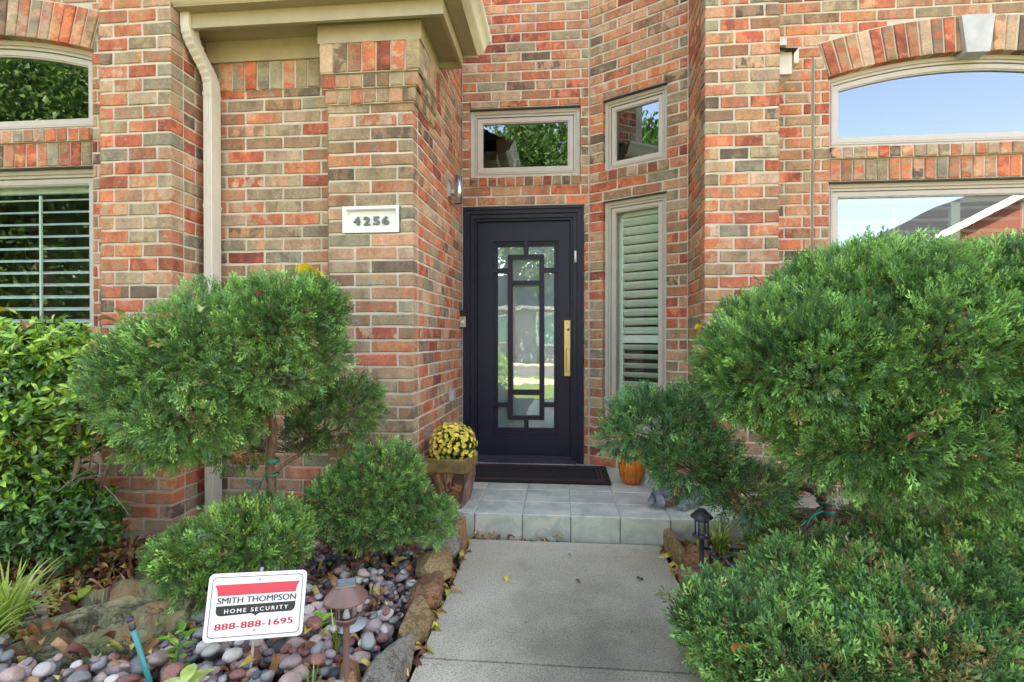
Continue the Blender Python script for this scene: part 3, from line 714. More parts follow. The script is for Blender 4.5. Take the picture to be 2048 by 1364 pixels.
b0 = len(gt.v); gutter_prof(gt, (-.56, 2.80, 3.05), (-.56, 3.45, 3.05), (1, 0, 0))
for i in range(k): v = gt.v[b0+i]; gt.v[b0+i] = (v[0], v[1]-(v[0]+.56), v[2])
gt.build('gutter', M['gutter'], eave)
er = MB(); er.add([(-2.185, 2.80, 3.165), (-.56, 2.80, 3.165), (-.56, 3.45, 3.165), (-1.3, 3.6, 3.55), (-1.3, 4.36, 3.9), (-2.185, 4.36, 3.9), (-.86, 3.45, 3.165), (-.86, 4.36, 3.2)], [(0, 1, 3, 4, 5), (1, 2, 3), (2, 6, 3), (6, 7, 4, 3)])
er.build('eave_roof', M['shingle'], eave)
# downspout: corrugated face, two elbows
def spout(path, w_, d_, name):
    """rectangular section with vertical ribs swept along path = [(x,y,z, tangent direction)]"""
    sec = []
    nr = 5
    for i in range(nr*4+1):
        a = -w_/2+w_*i/(nr*4); sec.append((a, -d_/2-(.0035 if i % 4 in (1, 2) and 0 < i < nr*4 else 0)))
    for i in range(1, 5): sec.append((w_/2+(.003 if i in (2, 3) else 0), -d_/2+d_*i/5))
    sec += [(w_/2, d_/2), (-w_/2, d_/2)]
    vs = []; fs = []; n = len(sec)
    for (p, s) in path:
        s = Vector(s).normalized(); side = Vector((0, 1, 0)); ax = side.cross(s).normalized()*-1   # width axis lies across the run
        for (a, b) in sec: vs.append(Vector(p)+ax*a*-1+Vector((0, 1, 0))*b)
    for j in range(len(path)-1): fs += [(j*n+i, j*n+(i+1) % n, (j+1)*n+(i+1) % n, (j+1)*n+i) for i in range(n)]
    return MB().add(vs, fs)
A_ = at(379, 40, 2.86); B_ = at(424, 165, 3.0)
sx, sy = at(424, 500, 2.99).x, 2.995
path = [((A_.x, 2.86, 3.10), (0, 0, -1)), ((A_.x, 2.86, 3.02), (0, 0, -1))]
n = 22
top = Vector((A_.x, 2.86, 3.0)); bot = Vector((sx, sy, 2.66))
for i in range(n+1):
    t = i/n; e = t*t*t*(t*(6*t-15)+10); z = top.z+(bot.z-top.z)*t; x = top.x+(bot.x-top.x)*e; y = top.y+(bot.y-top.y)*e
    de = 30*t*t*(1-t)**2; tg = Vector(((bot.x-top.x)*de, 0, bot.z-top.z)); wob = .003*(1 if i % 2 else -1)*(1 if 2 < i < n-1 else 0)
    path.append(((x, y+wob, z), tg))
path += [((sx, sy, 2.65), (0, 0, -1)), ((sx, sy, .10), (0, 0, -1))]
dsp = spout(path, .054, .084, 'downspout')
dso = dsp.build('downspout', M['spout'], house)
for z in (2.64, 1.965, .9): MB().box(sx-.029, sx+.029, sy-.045, sy+.046, z-.012, z+.012).build('bracket', M['spout'], dso)
# eave end of the neighbouring bay peeping out behind the right pier
en = MB(); Y = 3.62
def pxbox(mb, x0, x1, y0, y1, Y0, Y1):      # (left,right,top,bottom) read at the front plane Y0
    a = at(x0, y1, Y0); b = at(x1, y0, Y0); mb.box(a.x, b.x, Y0, Y1, a.z, b.z)
pxbox(en, 1530, 1584, 104, 150, 3.60, 3.80); pxbox(en, 1530, 1589, 97, 104, 3.59, 3.80); pxbox(en, 1530, 1574, 76, 92, 3.64, 3.80); pxbox(en, 1588, 1598, 96, 126, 3.70, 3.80)
a = at(1530, 150, 3.6); b = at(1584, 150, 3.6); c = at(1560, 172, 3.6)
en.add([(a.x, 3.62, a.z), (b.x, 3.62, b.z), (b.x, 3.8, b.z), (a.x, 3.8, b.z), (c.x-.05, 3.72, c.z), (c.x, 3.78, c.z)], [(0, 1, 5, 4), (1, 2, 5), (2, 3, 4, 5), (3, 0, 4), (0, 3, 2, 1)])
eno = en.build('eave_return', M['spout'], house)
e2 = MB(); a = at(1530, 97, 3.56); b = at(1596, 97, 3.56); c = at(1576, 88, 3.6)
e2.add([(a.x, 3.55, a.z), (b.x, 3.55, b.z), (b.x, 3.8, b.z), (a.x, 3.8, a.z), (a.x, 3.66, c.z+.01), (c.x, 3.66, c.z+.01), (c.x, 3.8, c.z+.01), (a.x, 3.8, c.z+.01)], [(3, 2, 1, 0), (0, 1, 5, 4), (1, 2, 6, 5), (4, 5, 6, 7), (2, 3, 7, 6), (3, 0, 4, 7)])
e2.build('roof_edge', M['shingle'], eno)

# ---------------------------------------------------------------- small things fixed to the wall
fP = Frame((-1.375, 2.98), (-.856, 2.98))
pu = lambda px: fP.u_at(px); pz = lambda py: CAMZ+(675-py)/F*(2.98/.970)
u0, u1, z0, z1 = pu(686), pu(798), pz(466), pz(413)
pl = MB(); P0 = [(u0, z0), (u1, z0), (u1, z1), (u0, z1)]; P1 = [(u0+.018, z0+.022), (u1-.016, z0+.022), (u1-.016, z1-.018), (u0+.018, z1-.018)]; P2 = [(u0+.024, z0+.03), (u1-.02, z0+.03), (u1-.02, z1-.026), (u0+.024, z1-.026)]
pl.ring(P0, P1, fP, -.006, .05)
fn = fP; k = len(pl.v)
pl.add([fn(a, -.006, b) for a, b in P1]+[fn(a, .022, b) for a, b in P2], [(0, 1, 5, 4), (1, 2, 6, 5), (2, 3, 7, 6), (3, 0, 4, 7), (4, 5, 6, 7)])
plate = thing('house_number_plaque', pl, M['white'], 'recessed white stone plaque with grey house number 4256 set in the brick pilaster', 'plaque')
def text_mesh(txt, size, fnp, mat, name, parent, thick=.0006, bold=0, align='LEFT', width=None, spacing=1.0, shear=0, height=None, dup=0):
    cu = bpy.data.curves.new('t', 'FONT'); cu.body = txt; cu.size = size; cu.extrude = thick/2; cu.offset = bold; cu.space_character = spacing; cu.shear = shear; cu.resolution_u = 3
    to = bpy.data.objects.new('t', cu); col.objects.link(to); dg = bpy.context.evaluated_depsgraph_get(); me = bpy.data.meshes.new_from_object(to.evaluated_get(dg))
    a = np.empty(len(me.vertices)*3); me.vertices.foreach_get('co', a); a = a.reshape(-1, 3)
    a[:, 0] -= a[:, 0].min(); a[:, 1] -= a[:, 1].min()
    if width: a[:, 0] *= width/a[:, 0].max()
    if height: a[:, 1] *= height/a[:, 1].max()
    if dup:
        w1 = a[:, 0].max(); a[:, 0] *= (w1-dup)/w1
        import bmesh
        bm = bmesh.new(); bm.from_mesh(me); bm.from_mesh(me); bm.to_mesh(me); bm.free(); b_ = a.copy(); b_[:, 0] += dup; b_[:, 2] -= .0001; a = np.vstack([a, b_])
    off = wpos(parent); V = np.array([list(Vector(fnp(*p))-off) for p in a]); me.vertices.foreach_set('co', V.ravel()); me.update()
    me.materials.clear(); me.materials.append(mat); me.name = name; bpy.data.objects.remove(to)
    o = bpy.data.objects.new(name, me); col.objects.link(o); o.parent = parent; return o
xs = [(706, 719), (726, 739), (745, 758), (763, 777)]
M['digit'] = M['numeral']
for (a, b), d in zip(xs, '4256'):
    ua, ub, za, zb = pu(a), pu(b), pz(450), pz(433)
    text_mesh(d, .05, lambda x, y, z, ua=ua: fP(ua+x, .014-z, za+y), M['digit'], 'digit', plate, thick=.012, bold=.001, dup=.003, width=ub-ua, height=zb-za)
# wall light: up and down cylinder on a bracket
f0 = fs_; su = lambda px: fs_.u_at(px)
c0 = at(921, 380, 3.83); lx = -.856+.048*(3.83-2.98)/1.28
wl = MB(); cx, cy = lx+.075, 3.80
zt = CAMZ+(675-354)/F*3.86; zb = CAMZ+(675-409)/F*3.86
wl.lathe([(.024, zb+.004), (.027, zb), (.0295, zb), (.0295, zt), (.027, zt), (.027, zt-.02), (0, zt-.02)], (cx, cy, 0), 28)
sconce = thing('wall_light', wl, M['silver'], 'brushed steel cylinder wall light beside the top of the door', 'wall light', base=(lx, cy, zb))
w2 = MB(); w2.box(lx-.004, lx+.018, cy-.035, cy+.035, zb+.05, zb+.15); w2.box(lx+.018, cx-.02, cy-.014, cy+.014, zb+.075, zb+.105)
w2.build('bracket', M['galv'], sconce)
w3 = MB(); w3.lathe([(0, zb+.012), (.024, zb+.012)], (cx, cy, 0), 20); w3.build('lens', M['white'], sconce)
# doorbell
dx = -.813; yb = 4.17; z0 = CAMZ+(675-655)/F*4.2; z1 = CAMZ+(675-621)/F*4.2
db = MB(); db.box(dx-.01, dx+.055, yb-.001, yb+.03, z0, z1); db.box(dx-.006, dx+.056, yb-.016, yb, z0, z1, bev=.004)
bell = thing('doorbell', db, M['plastic'], 'black and silver video doorbell on the brick beside the door frame', 'doorbell')
d2 = MB(); d2.box(dx-.003, dx+.053, yb-.0175, yb-.015, z0+.004, z0+.088); d2.build('faceplate', M['silver'], bell)
d3 = MB(); d3.lathe([(.0, .0), (.0115, .0), (.0125, -.002)], n=20, fr=lambda a, b, c: (dx+.026+a, yb-.0205-c, z0+.045+b)); d3.build('button', M['white'], bell)
d4 = MB(); d4.lathe([(0, 0), (.006, 0), (.007, -.002)], n=16, fr=lambda a, b, c: (dx+.026+a, yb-.0175-c, z1-.022+b)); d4.build('camera_lens', M['room'], bell)
# outlet cover low on the side wall
oc = MB(); yo = 3.86; xo = -.856+.048*(yo-2.98)/1.28; z0 = CAMZ+(675-801)/F*3.9; oc.box(xo-.004, xo+.02, yo-.045, yo+.045, z0, z0+.085); oc.box(xo+.02, xo+.032, yo-.038, yo+.038, z0+.006, z0+.08)
thing('outlet_cover', oc, M['galv'], 'grey weatherproof outlet cover low on the brick side wall', 'outlet')
# ---------------------------------------------------------------- foliage builders
def spray_template(seed, n=6, L=1.0):
    """a flat feathery juniper spray, stem along +z, unit length: returns verts, quads"""
    r = random.Random(seed); V = []; Q = []
    def sliver(p, d, ln, wd, up):
        d = d.normalized(); s = d.cross(up).normalized()*wd; p = Vector(p); k = len(V)
        V.extend([p-s*.5, p+d*ln*.5-s*.9, p+d*ln, p+d*ln*.45+s*.9]); Q.append((k, k+1, k+2, k+3))
    z = Vector((0, 0, 1)); bend = r.uniform(-.25, .25)
    up = Vector((0, 1, 0))
    sliver((0, 0, 0), z+Vector((bend*.4, 0, 0)), 1.0, .034, up)
    for i in range(n):
        t = .12+.78*i/(n-1); sd = 1 if i % 2 else -1
        p = z*t+Vector((bend*.4*t, 0, 0)); ln = (.50-.30*abs(t-.35))*r.uniform(.8, 1.2)
        d = Vector((sd*r.uniform(.5, .85), r.uniform(-.35, .35), r.uniform(.7, 1.0)))
        sliver(p, d, ln, .046, (up+Vector((r.uniform(-.5, .5), 0, r.uniform(-.5, .5)))).normalized())
        q = p+d.normalized()*ln*.45; d2 = d+Vector((-sd*.55, r.uniform(-.5, .5), .35)); sliver(q, d2, ln*.55, .042, up)
        if r.random() < .6:
            d3 = d+Vector((sd*.4, r.uniform(-.6, .6), -.3)); sliver(p+d.normalized()*ln*.3, d3, ln*.5, .042, up)
    return np.array([list(v) for v in V]), np.array(Q)
SPR = [spray_template(i) for i in range(5)]
GREENS = np.array([(.060, .135, .045), (.095, .220, .055), (.160, .330, .080), (.270, .480, .110), (.120, .260, .075), (.130, .270, .130)])
TANS = np.array([(.36, .24, .10), (.28, .17, .07), (.40, .33, .13)])
def lobe(px, py, Y, rx, ry, rd=None, droop=0):
    c = at(px, py, Y); z = proj(c)[2]; k = .93; return (np.array(c), np.array((rx/F*z*k, (rd if rd else rx/F*z*.8)*k, ry/F*z*k)))
def crown(parent, lobes, N, size=.055, seed=1, tan=.03, name='crown', hue=(1, 1, 1), sparse=0, cut=None, lump=.12, wild=.40):
    r = np.random.default_rng(seed)
    wts = np.array([l[1][0]*l[1][2]+l[1][1]*l[1][2] for l in lobes]); wts /= wts.sum()
    P = []; D = []; DEP = []
    need = N
    while need > 0:
        m = need*2+50; li = r.choice(len(lobes), m, p=wts); C = np.array([l[0] for l in lobes])[li]; RR = np.array([l[1] for l in lobes])[li]
        d = r.normal(size=(m, 3)); d /= np.linalg.norm(d, axis=1, keepdims=True)
        dep = 1-.5*r.random(m)**(1.8)
        p0 = C+d*RR; l_ = 1+lump*wave(p0, 14, seed)+.05*wave(p0, 40, seed+1)
        p = C+d*RR*(dep*l_)[:, None]
        keep = np.ones(m, bool)
        for j, (c, rr) in enumerate(lobes):
            q = np.linalg.norm((p-c)/rr, axis=1); keep &= ~((li != j) & (q < .62))
        keep &= p[:, 2] > .015
        keep &= ~((p[:, 1] > 2.955) & (p[:, 0] < -.84))
        if cut: keep &= cut(p)
        keep &= ~((d[:, 2] < -.35) & (r.random(m) < .3+sparse))
        n = d/RR; n /= np.linalg.norm(n, axis=1, keepdims=True)
        n = n*1.0+np.array([0, 0, .55])*(d[:, 2:3] > -.3)+r.normal(size=(m, 3))*wild
        P.append(p[keep][:need]); D.append(n[keep][:need]); DEP.append(dep[keep][:need]); need -= len(P[-1])
    P = np.vstack(P); D = np.vstack(D); DEP = np.hstack(DEP)
    cl = wave(P, 20, seed+5)*.55+.5
    gi = np.clip((cl*3+r.normal(size=len(P))*1.1+1), 0, 5).astype(int)
    col_ = GREENS[gi]*(.70+.60*r.random((len(P), 1)))*np.array(hue)
    patch = wave(P, 12, seed+9); tn = r.random(len(P)) < tan*(1+3*(patch > .7))
    col_[tn] = TANS[r.integers(0, 3, tn.sum())]
    Vs, Fs, Ts = [], [], []; k0 = 0
    var = r.integers(0, len(SPR), len(P))
    for vi, (T, Q) in enumerate(SPR):
        s_ = var == vi
        if not s_.any(): continue
        V, Fq, K = scatter(T, Q, P[s_], basis(D[s_], r.uniform(0, 6.3, s_.sum())), size*(.55+.9*r.random(s_.sum())**1.5+.5*(r.random(s_.sum()) > .96)))
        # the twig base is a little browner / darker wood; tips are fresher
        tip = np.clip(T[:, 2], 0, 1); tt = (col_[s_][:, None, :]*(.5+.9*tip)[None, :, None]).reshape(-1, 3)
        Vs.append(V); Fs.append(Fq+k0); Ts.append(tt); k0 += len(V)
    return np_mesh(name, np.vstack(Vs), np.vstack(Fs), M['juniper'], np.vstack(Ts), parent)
def twigs(parent, root, lobes, n, seed, r0=.008, name='branches', mat='bark'):
    r = random.Random(seed); mb = MB(); st = random.getstate(); random.seed(seed)
    for i in range(n):
        c, rr = r.choice(lobes); d = Vector((r.gauss(0, 1), r.gauss(0, 1), r.gauss(0, 1)-.2)).normalized()
        e = Vector(c)+Vector((d.x*rr[0], d.y*rr[1], d.z*rr[2]))*.9; s0 = Vector(root)+(Vector(c)-Vector(root))*r.uniform(0, .75)
        m1 = s0.lerp(e, .35)+Vector((r.gauss(0, .02), r.gauss(0, .02), r.gauss(0, .02))); m2 = s0.lerp(e, .7)+Vector((r.gauss(0, .025), r.gauss(0, .025), r.gauss(0, .025)))
        mb.tube([s0, m1, m2, e], [r0, r0*.7, r0*.45, r0*.2], 5, False)
    random.setstate(st); return mb.build(name, M[mat], parent)
def bez(pts, n=10):
    """smooth path through points"""
    pts = [Vector(p) for p in pts]; o = []
    for i in range(len(pts)-1):
        p0 = pts[max(i-1, 0)]; p1 = pts[i]; p2 = pts[i+1]; p3 = pts[min(i+2, len(pts)-1)]
        for j in range(n):
            t = j/n; o.append(.5*((2*p1)+(p2-p0)*t+(2*p0-5*p1+4*p2-p3)*t*t+(-p0+3*p1-3*p2+p3)*t**3))
    o.append(pts[-1]); return o
def trunk(parent, pts, r0, r1, name='trunk', mat='bark', n=10):
    ps = bez(pts, 8); m = len(ps); st = random.getstate(); random.seed(5)
    o = MB().tube([p+Vector((random.gauss(0, r0*.1), random.gauss(0, r0*.1), 0)) for p in ps], [r0+(r1-r0)*i/(m-1)+abs(math.sin(i*1.3))*r0*.08 for i in range(m)], n, wob=.07).build(name, M[mat], parent)
    random.setstate(st); return o
def leaf_mesh(seed, w_=.4, fold=.12, curl=.15, n=5, spiky=0):
    """one leaf along +z, unit length, folded at the midrib: quads"""
    r = random.Random(seed); V = []; Q = []
    for i in range(n+1):
        t = i/n; hw = w_*.5*math.sin(math.pi*min(1, t*.96+.04))**.75*(1-.25*t); hw = max(hw, .01)
        if spiky and 0 < i < n: hw *= 1+(spiky if i % 2 else -spiky)
        y = -curl*(t-.2)**2*2
        V += [(-hw, y+fold*hw*2, t), (0, y, t), (hw, y+fold*hw*2, t)]
    for i in range(n): a = i*3; Q += [(a, a+1, a+4, a+3), (a+1, a+2, a+5, a+4)]
    return np.array(V), np.array(Q)
def leaves(name, parent, P, D, roll, size, cols, tmpl, mat, r, loc=None):
    Vs, Fs, Ts = [], [], []; k0 = 0; var = r.integers(0, len(tmpl), len(P)); size = np.asarray(size)*np.ones(len(P))
    for vi, (T, Q) in enumerate(tmpl):
        s_ = var == vi
        if not s_.any(): continue
        V, Fq, K = scatter(T, Q, P[s_], basis(D[s_], roll[s_]), size[s_]); Vs.append(V); Fs.append(Fq+k0); Ts.append(np.repeat(cols[s_], K, axis=0)); k0 += len(V)
    return np_mesh(name, np.vstack(Vs), np.vstack(Fs), mat, np.vstack(Ts), parent, smooth=True, loc=loc)

# ---------------------------------------------------------------- junipers
def inpier(p): return ~((p[:, 0] < -2.16) & (p[:, 1] > 2.73))
jl = empty('juniper_tree', atz(545, 1178), 'cloud pruned juniper tree left of the entry with a spreading crown on a staked trunk', 'tree')
bx = atz(545, 1178); YT = bx.y
Ya = YT-.12
LA = [lobe(565, 645, Ya, 110, 95, .30), lobe(455, 700, Ya-.05, 150, 125, .36), lobe(342, 765, Ya-.1, 112, 118, .30), lobe(285, 740, Ya-.1, 50, 70, .2),
      lobe(395, 820, Ya-.1, 130, 82, .33), lobe(548, 738, Ya, 100, 70, .30), lobe(345, 880, Ya-.08, 90, 45, .22), lobe(640, 620, Ya+.02, 42, 60, .16), lobe(655, 705, Ya+.02, 32, 35, .12)]
crown(jl, LA, 18000, .044, 11, .03, cut=inpier, lump=.14, hue=(.88, .96, 1.02), wild=.36)
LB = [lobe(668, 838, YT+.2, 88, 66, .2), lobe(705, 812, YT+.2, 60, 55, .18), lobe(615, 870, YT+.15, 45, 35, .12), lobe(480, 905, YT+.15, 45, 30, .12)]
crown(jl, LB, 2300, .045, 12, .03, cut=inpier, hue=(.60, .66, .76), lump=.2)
T0 = [bx, at(547, 1060, YT), at(541, 950, YT), at(545, 850, YT-.03), at(525, 780, YT-.08)]
trunk(jl, T0, .024, .016)
trunk(jl, [at(545, 945, YT), at(585, 918, YT+.05), at(625, 890, YT+.15), at(660, 850, YT+.2)], .010, .005, 'branch')
twigs(jl, at(530, 800, Ya), LA, 90, 3, .007); twigs(jl, at(600, 900, YT+.12), LB, 50, 4, .004)
st = MB().tube([atz(533, 1175)+Vector((-.01, .02, -.05)), at(536, 860, YT+.03)], .013, 6)
thing('garden_stake', st, M['wood'], 'square wooden stake standing beside the trunk of the left juniper tree', 'stake')
tp = MB(); q = at(545, 921, YT)
tp.lathe([(.030, -.009), (.033, 0), (.030, .009)], q, 16)
q2 = at(545, 948, YT); e = at(500, 968, YT-.05)
tp.lathe([(.031, -.004), (.033, 0), (.031, .004)], q2, 16)
tp.tube(bez([q2+Vector((-.02, -.02, 0)), q2.lerp(e, .5)+Vector((0, 0, -.008)), e, e+Vector((-.015, 0, .02)), e+Vector((.02, -.01, .012))]), .004, 6)
tp.tube([q2+Vector((-.03, -.01, 0)), atz(488, 1040, .28)], .0035, 6)
thing('tree_tie', tp, M['fabric'], 'green tie wrapped round the trunk of the left juniper and its stake', 'plant tie')

b3 = atz(712, 1150); j3 = empty('juniper_shrub', b3, 'rounded green juniper shrub on bare twiggy stems in front of the flower planter', 'shrub', 'low junipers along the walk')
Yb = b3.y
L3 = [lobe(765, 965, Yb+.02, 95, 75, .20), lobe(710, 1000, Yb, 95, 72, .2), lobe(810, 1015, Yb+.02, 60, 62, .16), lobe(872, 1040, Yb-.02, 40, 40, .12), lobe(740, 1055, Yb, 90, 32, .16)]
crown(j3, L3, 7500, .040, 13, .02, lump=.14, hue=(.86, .95, 1.0))
for dx_, k in ((-12, 1), (0, 2), (14, 3), (24, 4)): trunk(j3, [b3+Vector((.01*k-.02, 0, 0)), at(718+dx_, 1090, Yb+.01*k), at(745+dx_*3, 1020, Yb)], .006, .003, 'stem')
twigs(j3, at(740, 1060, Yb), L3, 60, 5, .004)
b4 = atz(465, 1215); j4 = empty('juniper_shrub', b4, 'low loose juniper shrub right behind the security sign', 'shrub', 'low junipers along the walk')
Yc = b4.y
L4 = [lobe(500, 1075, Yc, 98, 66, .2), lobe(425, 1105, Yc, 92, 70, .2), lobe(570, 1085, Yc+.02, 46, 46, .15), lobe(362, 1115, Yc, 42, 38, .14), lobe(440, 1155, Yc-.06, 90, 38, .18)]
crown(j4, L4, 5600, .046, 14, .05, hue=(1.0, 1.02, .95), lump=.2)
twigs(j4, b4+Vector((0, 0, .05)), L4, 60, 6, .004)

# right tree: one huge crown, a bent trunk, a lower left crown
bR = atz(1648, 1135); YR = bR.y; jr = empty('juniper_tree', bR, 'very large cloud pruned juniper tree right of the entry with a bent trunk', 'tree')
def inright(p): return ~((p[:, 0] > .84) & (p[:, 1] > 3.26))
Yr = 2.0
LR = [lobe(1830, 690, Yr, 250, 195, .50), lobe(1590, 715, Yr+.05, 180, 150, .42), lobe(1720, 600, Yr+.1, 170, 110, .40), lobe(1980, 640, Yr, 200, 150, .5), lobe(1735, 850, Yr, 190, 130, .42), lobe(1920, 880, Yr, 220, 120, .45), lobe(1492, 750, Yr+.05, 84, 92, .25)]
crown(jr, LR, 44000, .041, 15, .015, cut=inright, lump=.075, hue=(.86, .96, 1.02), wild=.30)
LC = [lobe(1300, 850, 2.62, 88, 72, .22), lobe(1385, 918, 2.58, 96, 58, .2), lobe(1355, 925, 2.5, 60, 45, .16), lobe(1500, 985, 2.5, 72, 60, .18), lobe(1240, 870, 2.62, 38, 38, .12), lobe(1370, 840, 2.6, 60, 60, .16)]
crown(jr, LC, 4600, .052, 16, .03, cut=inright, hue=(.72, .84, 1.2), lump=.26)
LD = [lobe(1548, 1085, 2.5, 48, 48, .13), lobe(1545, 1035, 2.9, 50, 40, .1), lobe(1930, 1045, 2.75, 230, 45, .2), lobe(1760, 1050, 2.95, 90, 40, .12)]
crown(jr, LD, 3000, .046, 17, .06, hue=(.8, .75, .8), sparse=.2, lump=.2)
trunk(jr, [bR+Vector((0, 0, -.05)), at(1650, 1040, YR-.05), at(1652, 1005, YR-.07), at(1625, 978, YR-.04), at(1580, 975, YR), at(1500, 1010, 2.5), at(1440, 960, 2.52)], .036, .012)
trunk(jr, [at(1645, 990, YR-.06), at(1680, 920, YR-.12), at(1720, 840, 2.1), at(1760, 740, 2.0)], .026, .014, 'branch')
trunk(jr, [at(1590, 976, YR), at(1572, 955, YR), at(1560, 930, YR)], .008, .005, 'branch')
twigs(jr, at(1730, 820, Yr+.05), LR, 150, 7, .009); twigs(jr, at(1470, 970, 2.5), LC, 80, 8, .004); twigs(jr, at(1640, 1040, YR), LD, 60, 9, .004)
tq = at(1651, 1022, YR-.07); t2 = MB(); t2.lathe([(.040, -.010), (.043, 0), (.040, .010)], tq, 16); t2.lathe([(.041, .02), (.044, .026), (.041, .032)], tq+Vector((0, 0, .02)), 16)
t2.tube(bez([tq+Vector((-.03, -.03, .03)), at(1615, 1040, YR-.12), at(1590, 1060, YR-.15), atz(1560, 1085, .1)]), .004, 6); t2.tube(bez([tq+Vector((-.03, -.03, .01)), at(1622, 1035, YR-.12), at(1612, 1052, YR-.14)]), .006, 6)
thing('tree_tie', t2, M['fabric'], 'green tie wrapped round the bent trunk of the right juniper', 'plant tie')
hs_ = MB().tube(bez([atz(1405, 1105, .03), atz(1440, 1118, .03), atz(1470, 1108, .04), atz(1500, 1100, .05), atz(1530, 1088, .04)]), .006, 8)
thing('garden_hose', hs_, M['fabric'], 'thin green irrigation tube lying on the bed by the dark path light', 'hose')

b5 = atz(1700, 1400); j5 = empty('juniper_shrub', b5, 'broad low juniper shrub filling the lower right foreground beside the walk', 'shrub', 'low junipers along the walk')
L5 = [lobe(1445, 1255, 1.88, 90, 72, .2), lobe(1600, 1195, 1.95, 95, 80, .25), lobe(1730, 1205, 1.9, 150, 100, .32), lobe(1900, 1170, 1.9, 160, 100, .32), lobe(2030, 1200, 1.85, 110, 130, .3),
      lobe(1620, 1290, 1.78, 180, 95, .28), lobe(1850, 1310, 1.7, 200, 110, .28), lobe(1490, 1310, 1.8, 85, 60, .18)]
crown(j5, L5, 20000, .051, 18, .07, hue=(.92, 1.0, 1.15), lump=.2, cut=lambda p: p[:, 0] > .40)
twigs(j5, b5+Vector((0, 0, .1)), L5, 110, 10, .006)

# ---------------------------------------------------------------- holly hedge on the left
r = np.random.default_rng(31)
hb = Vector((-2.35, 2.3, 0)); hedge = empty('holly_hedge', hb, 'dense glossy leaved holly hedge under the left window', 'hedge')
def hedge_pts(n):
    P = np.empty((0, 3)); D = np.empty((0, 3))
    LH = [lobe(70, 800, 2.32, 170, 165, .3), lobe(-40, 760, 2.3, 160, 130, .3), lobe(110, 720, 2.34, 135, 80, .26), lobe(60, 1000, 2.3, 130, 110, .25), lobe(150, 1040, 2.3, 85, 90, .2), lobe(-60, 1010, 2.3, 120, 130, .3), lobe(185, 720, 2.36, 55, 65, .15)]
    for c, rr in LH:
        m = int(n*rr[0]*rr[2]/sum(l[1][0]*l[1][2] for l in LH)); d = r.normal(size=(m, 3)); d /= np.linalg.norm(d, axis=1, keepdims=True)
        dep = 1-.5*r.random(m)**1.5; p = c+d*rr*dep[:, None]*(1+.12*wave(c+d*rr, 14, 4))[:, None]
        nn = d*np.array([.8, 1, .8])+np.array([0, -.35, .45])+r.normal(size=(m, 3))*.45
        P = np.vstack([P, p]); D = np.vstack([D, nn])
    zt = 1.30+.03*wave(P, 12, 9); k = (P[:, 2] > .01) & (P[:, 2] < zt) & inpier(P) & (P[:, 1] < 3.0)
    return P[k], D[k]
Pc, Dc = hedge_pts(3300)
# each point carries a whorl of leaves
nl = 6; P = np.repeat(Pc, nl, axis=0); D0 = Dc/np.linalg.norm(Dc, axis=1, keepdims=True); ax = basis(D0, r.uniform(0, 6.3, len(D0)))
ang_ = (np.arange(nl)*2.4)[None]+r.uniform(-.3, .3, (len(Pc), nl)); el = r.uniform(.55, 1.15, (len(Pc), nl))
loc_ = np.stack([np.cos(ang_)*np.sin(el), np.sin(ang_)*np.sin(el), np.cos(el)], 2)
D = np.einsum('nij,nkj->nki', ax, loc_).reshape(-1, 3); P = P+np.repeat(D0, nl, axis=0)*r.uniform(-.03, .01, (len(P), 1))
def leaf_rot(D, up):     # leaf blade faces 'up'
    z = D/np.linalg.norm(D, axis=1, keepdims=True); y = up-z*(up*z).sum(1, keepdims=True); y /= np.linalg.norm(y, axis=1, keepdims=True)+1e-9; x = np.cross(y, z); return np.stack([x, y, z], 2)
TL = [leaf_mesh(i, .46, .25, .12+.05*i, 5, .10) for i in range(3)]
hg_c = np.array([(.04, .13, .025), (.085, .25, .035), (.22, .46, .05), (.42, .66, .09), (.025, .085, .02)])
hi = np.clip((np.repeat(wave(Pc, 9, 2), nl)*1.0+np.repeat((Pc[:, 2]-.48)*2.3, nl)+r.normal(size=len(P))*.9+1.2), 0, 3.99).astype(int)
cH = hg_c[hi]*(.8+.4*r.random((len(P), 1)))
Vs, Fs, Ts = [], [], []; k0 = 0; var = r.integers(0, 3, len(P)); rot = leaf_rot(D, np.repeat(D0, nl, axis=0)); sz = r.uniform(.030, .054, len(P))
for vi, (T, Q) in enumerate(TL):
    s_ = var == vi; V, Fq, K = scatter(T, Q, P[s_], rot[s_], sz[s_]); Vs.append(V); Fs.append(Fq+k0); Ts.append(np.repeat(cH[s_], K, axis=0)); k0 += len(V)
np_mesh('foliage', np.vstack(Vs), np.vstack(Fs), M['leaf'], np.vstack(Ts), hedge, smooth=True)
sm = MB()
base = atz(108, 1165, 0)
for (pts, r0, r1) in (([atz(105, 1165, -.02), at(112, 1100, 2.38), at(135, 1000, 2.3), at(160, 900, 2.3), at(150, 800, 2.3)], .022, .008), ([atz(112, 1163, -.02), at(130, 1080, 2.4), at(112, 990, 2.35), at(90, 880, 2.3)], .016, .006),
                      ([atz(118, 1160, -.02), at(170, 1050, 2.42), at(205, 960, 2.42), at(228, 880, 2.4), at(200, 800, 2.38)], .015, .007), ([atz(100, 1165, -.02), at(60, 1080, 2.4), at(20, 950, 2.3)], .014, .006)):
    sm.tube(bez(pts, 6), [r0+(r1-r0)*i/((len(pts)-1)*6) for i in range((len(pts)-1)*6+1)], 8, wob=.06)
rr_ = random.Random(4)
for i in range(90):
    a = at(rr_.uniform(20, 210), rr_.uniform(760, 1060), 2.35); d = Vector((rr_.gauss(0, .12), -abs(rr_.gauss(0, .12)), rr_.gauss(.08, .12))); sm.tube([a, a+d*.5+Vector((0, 0, .01)), a+d], [.004, .003, .0015], 5, False)
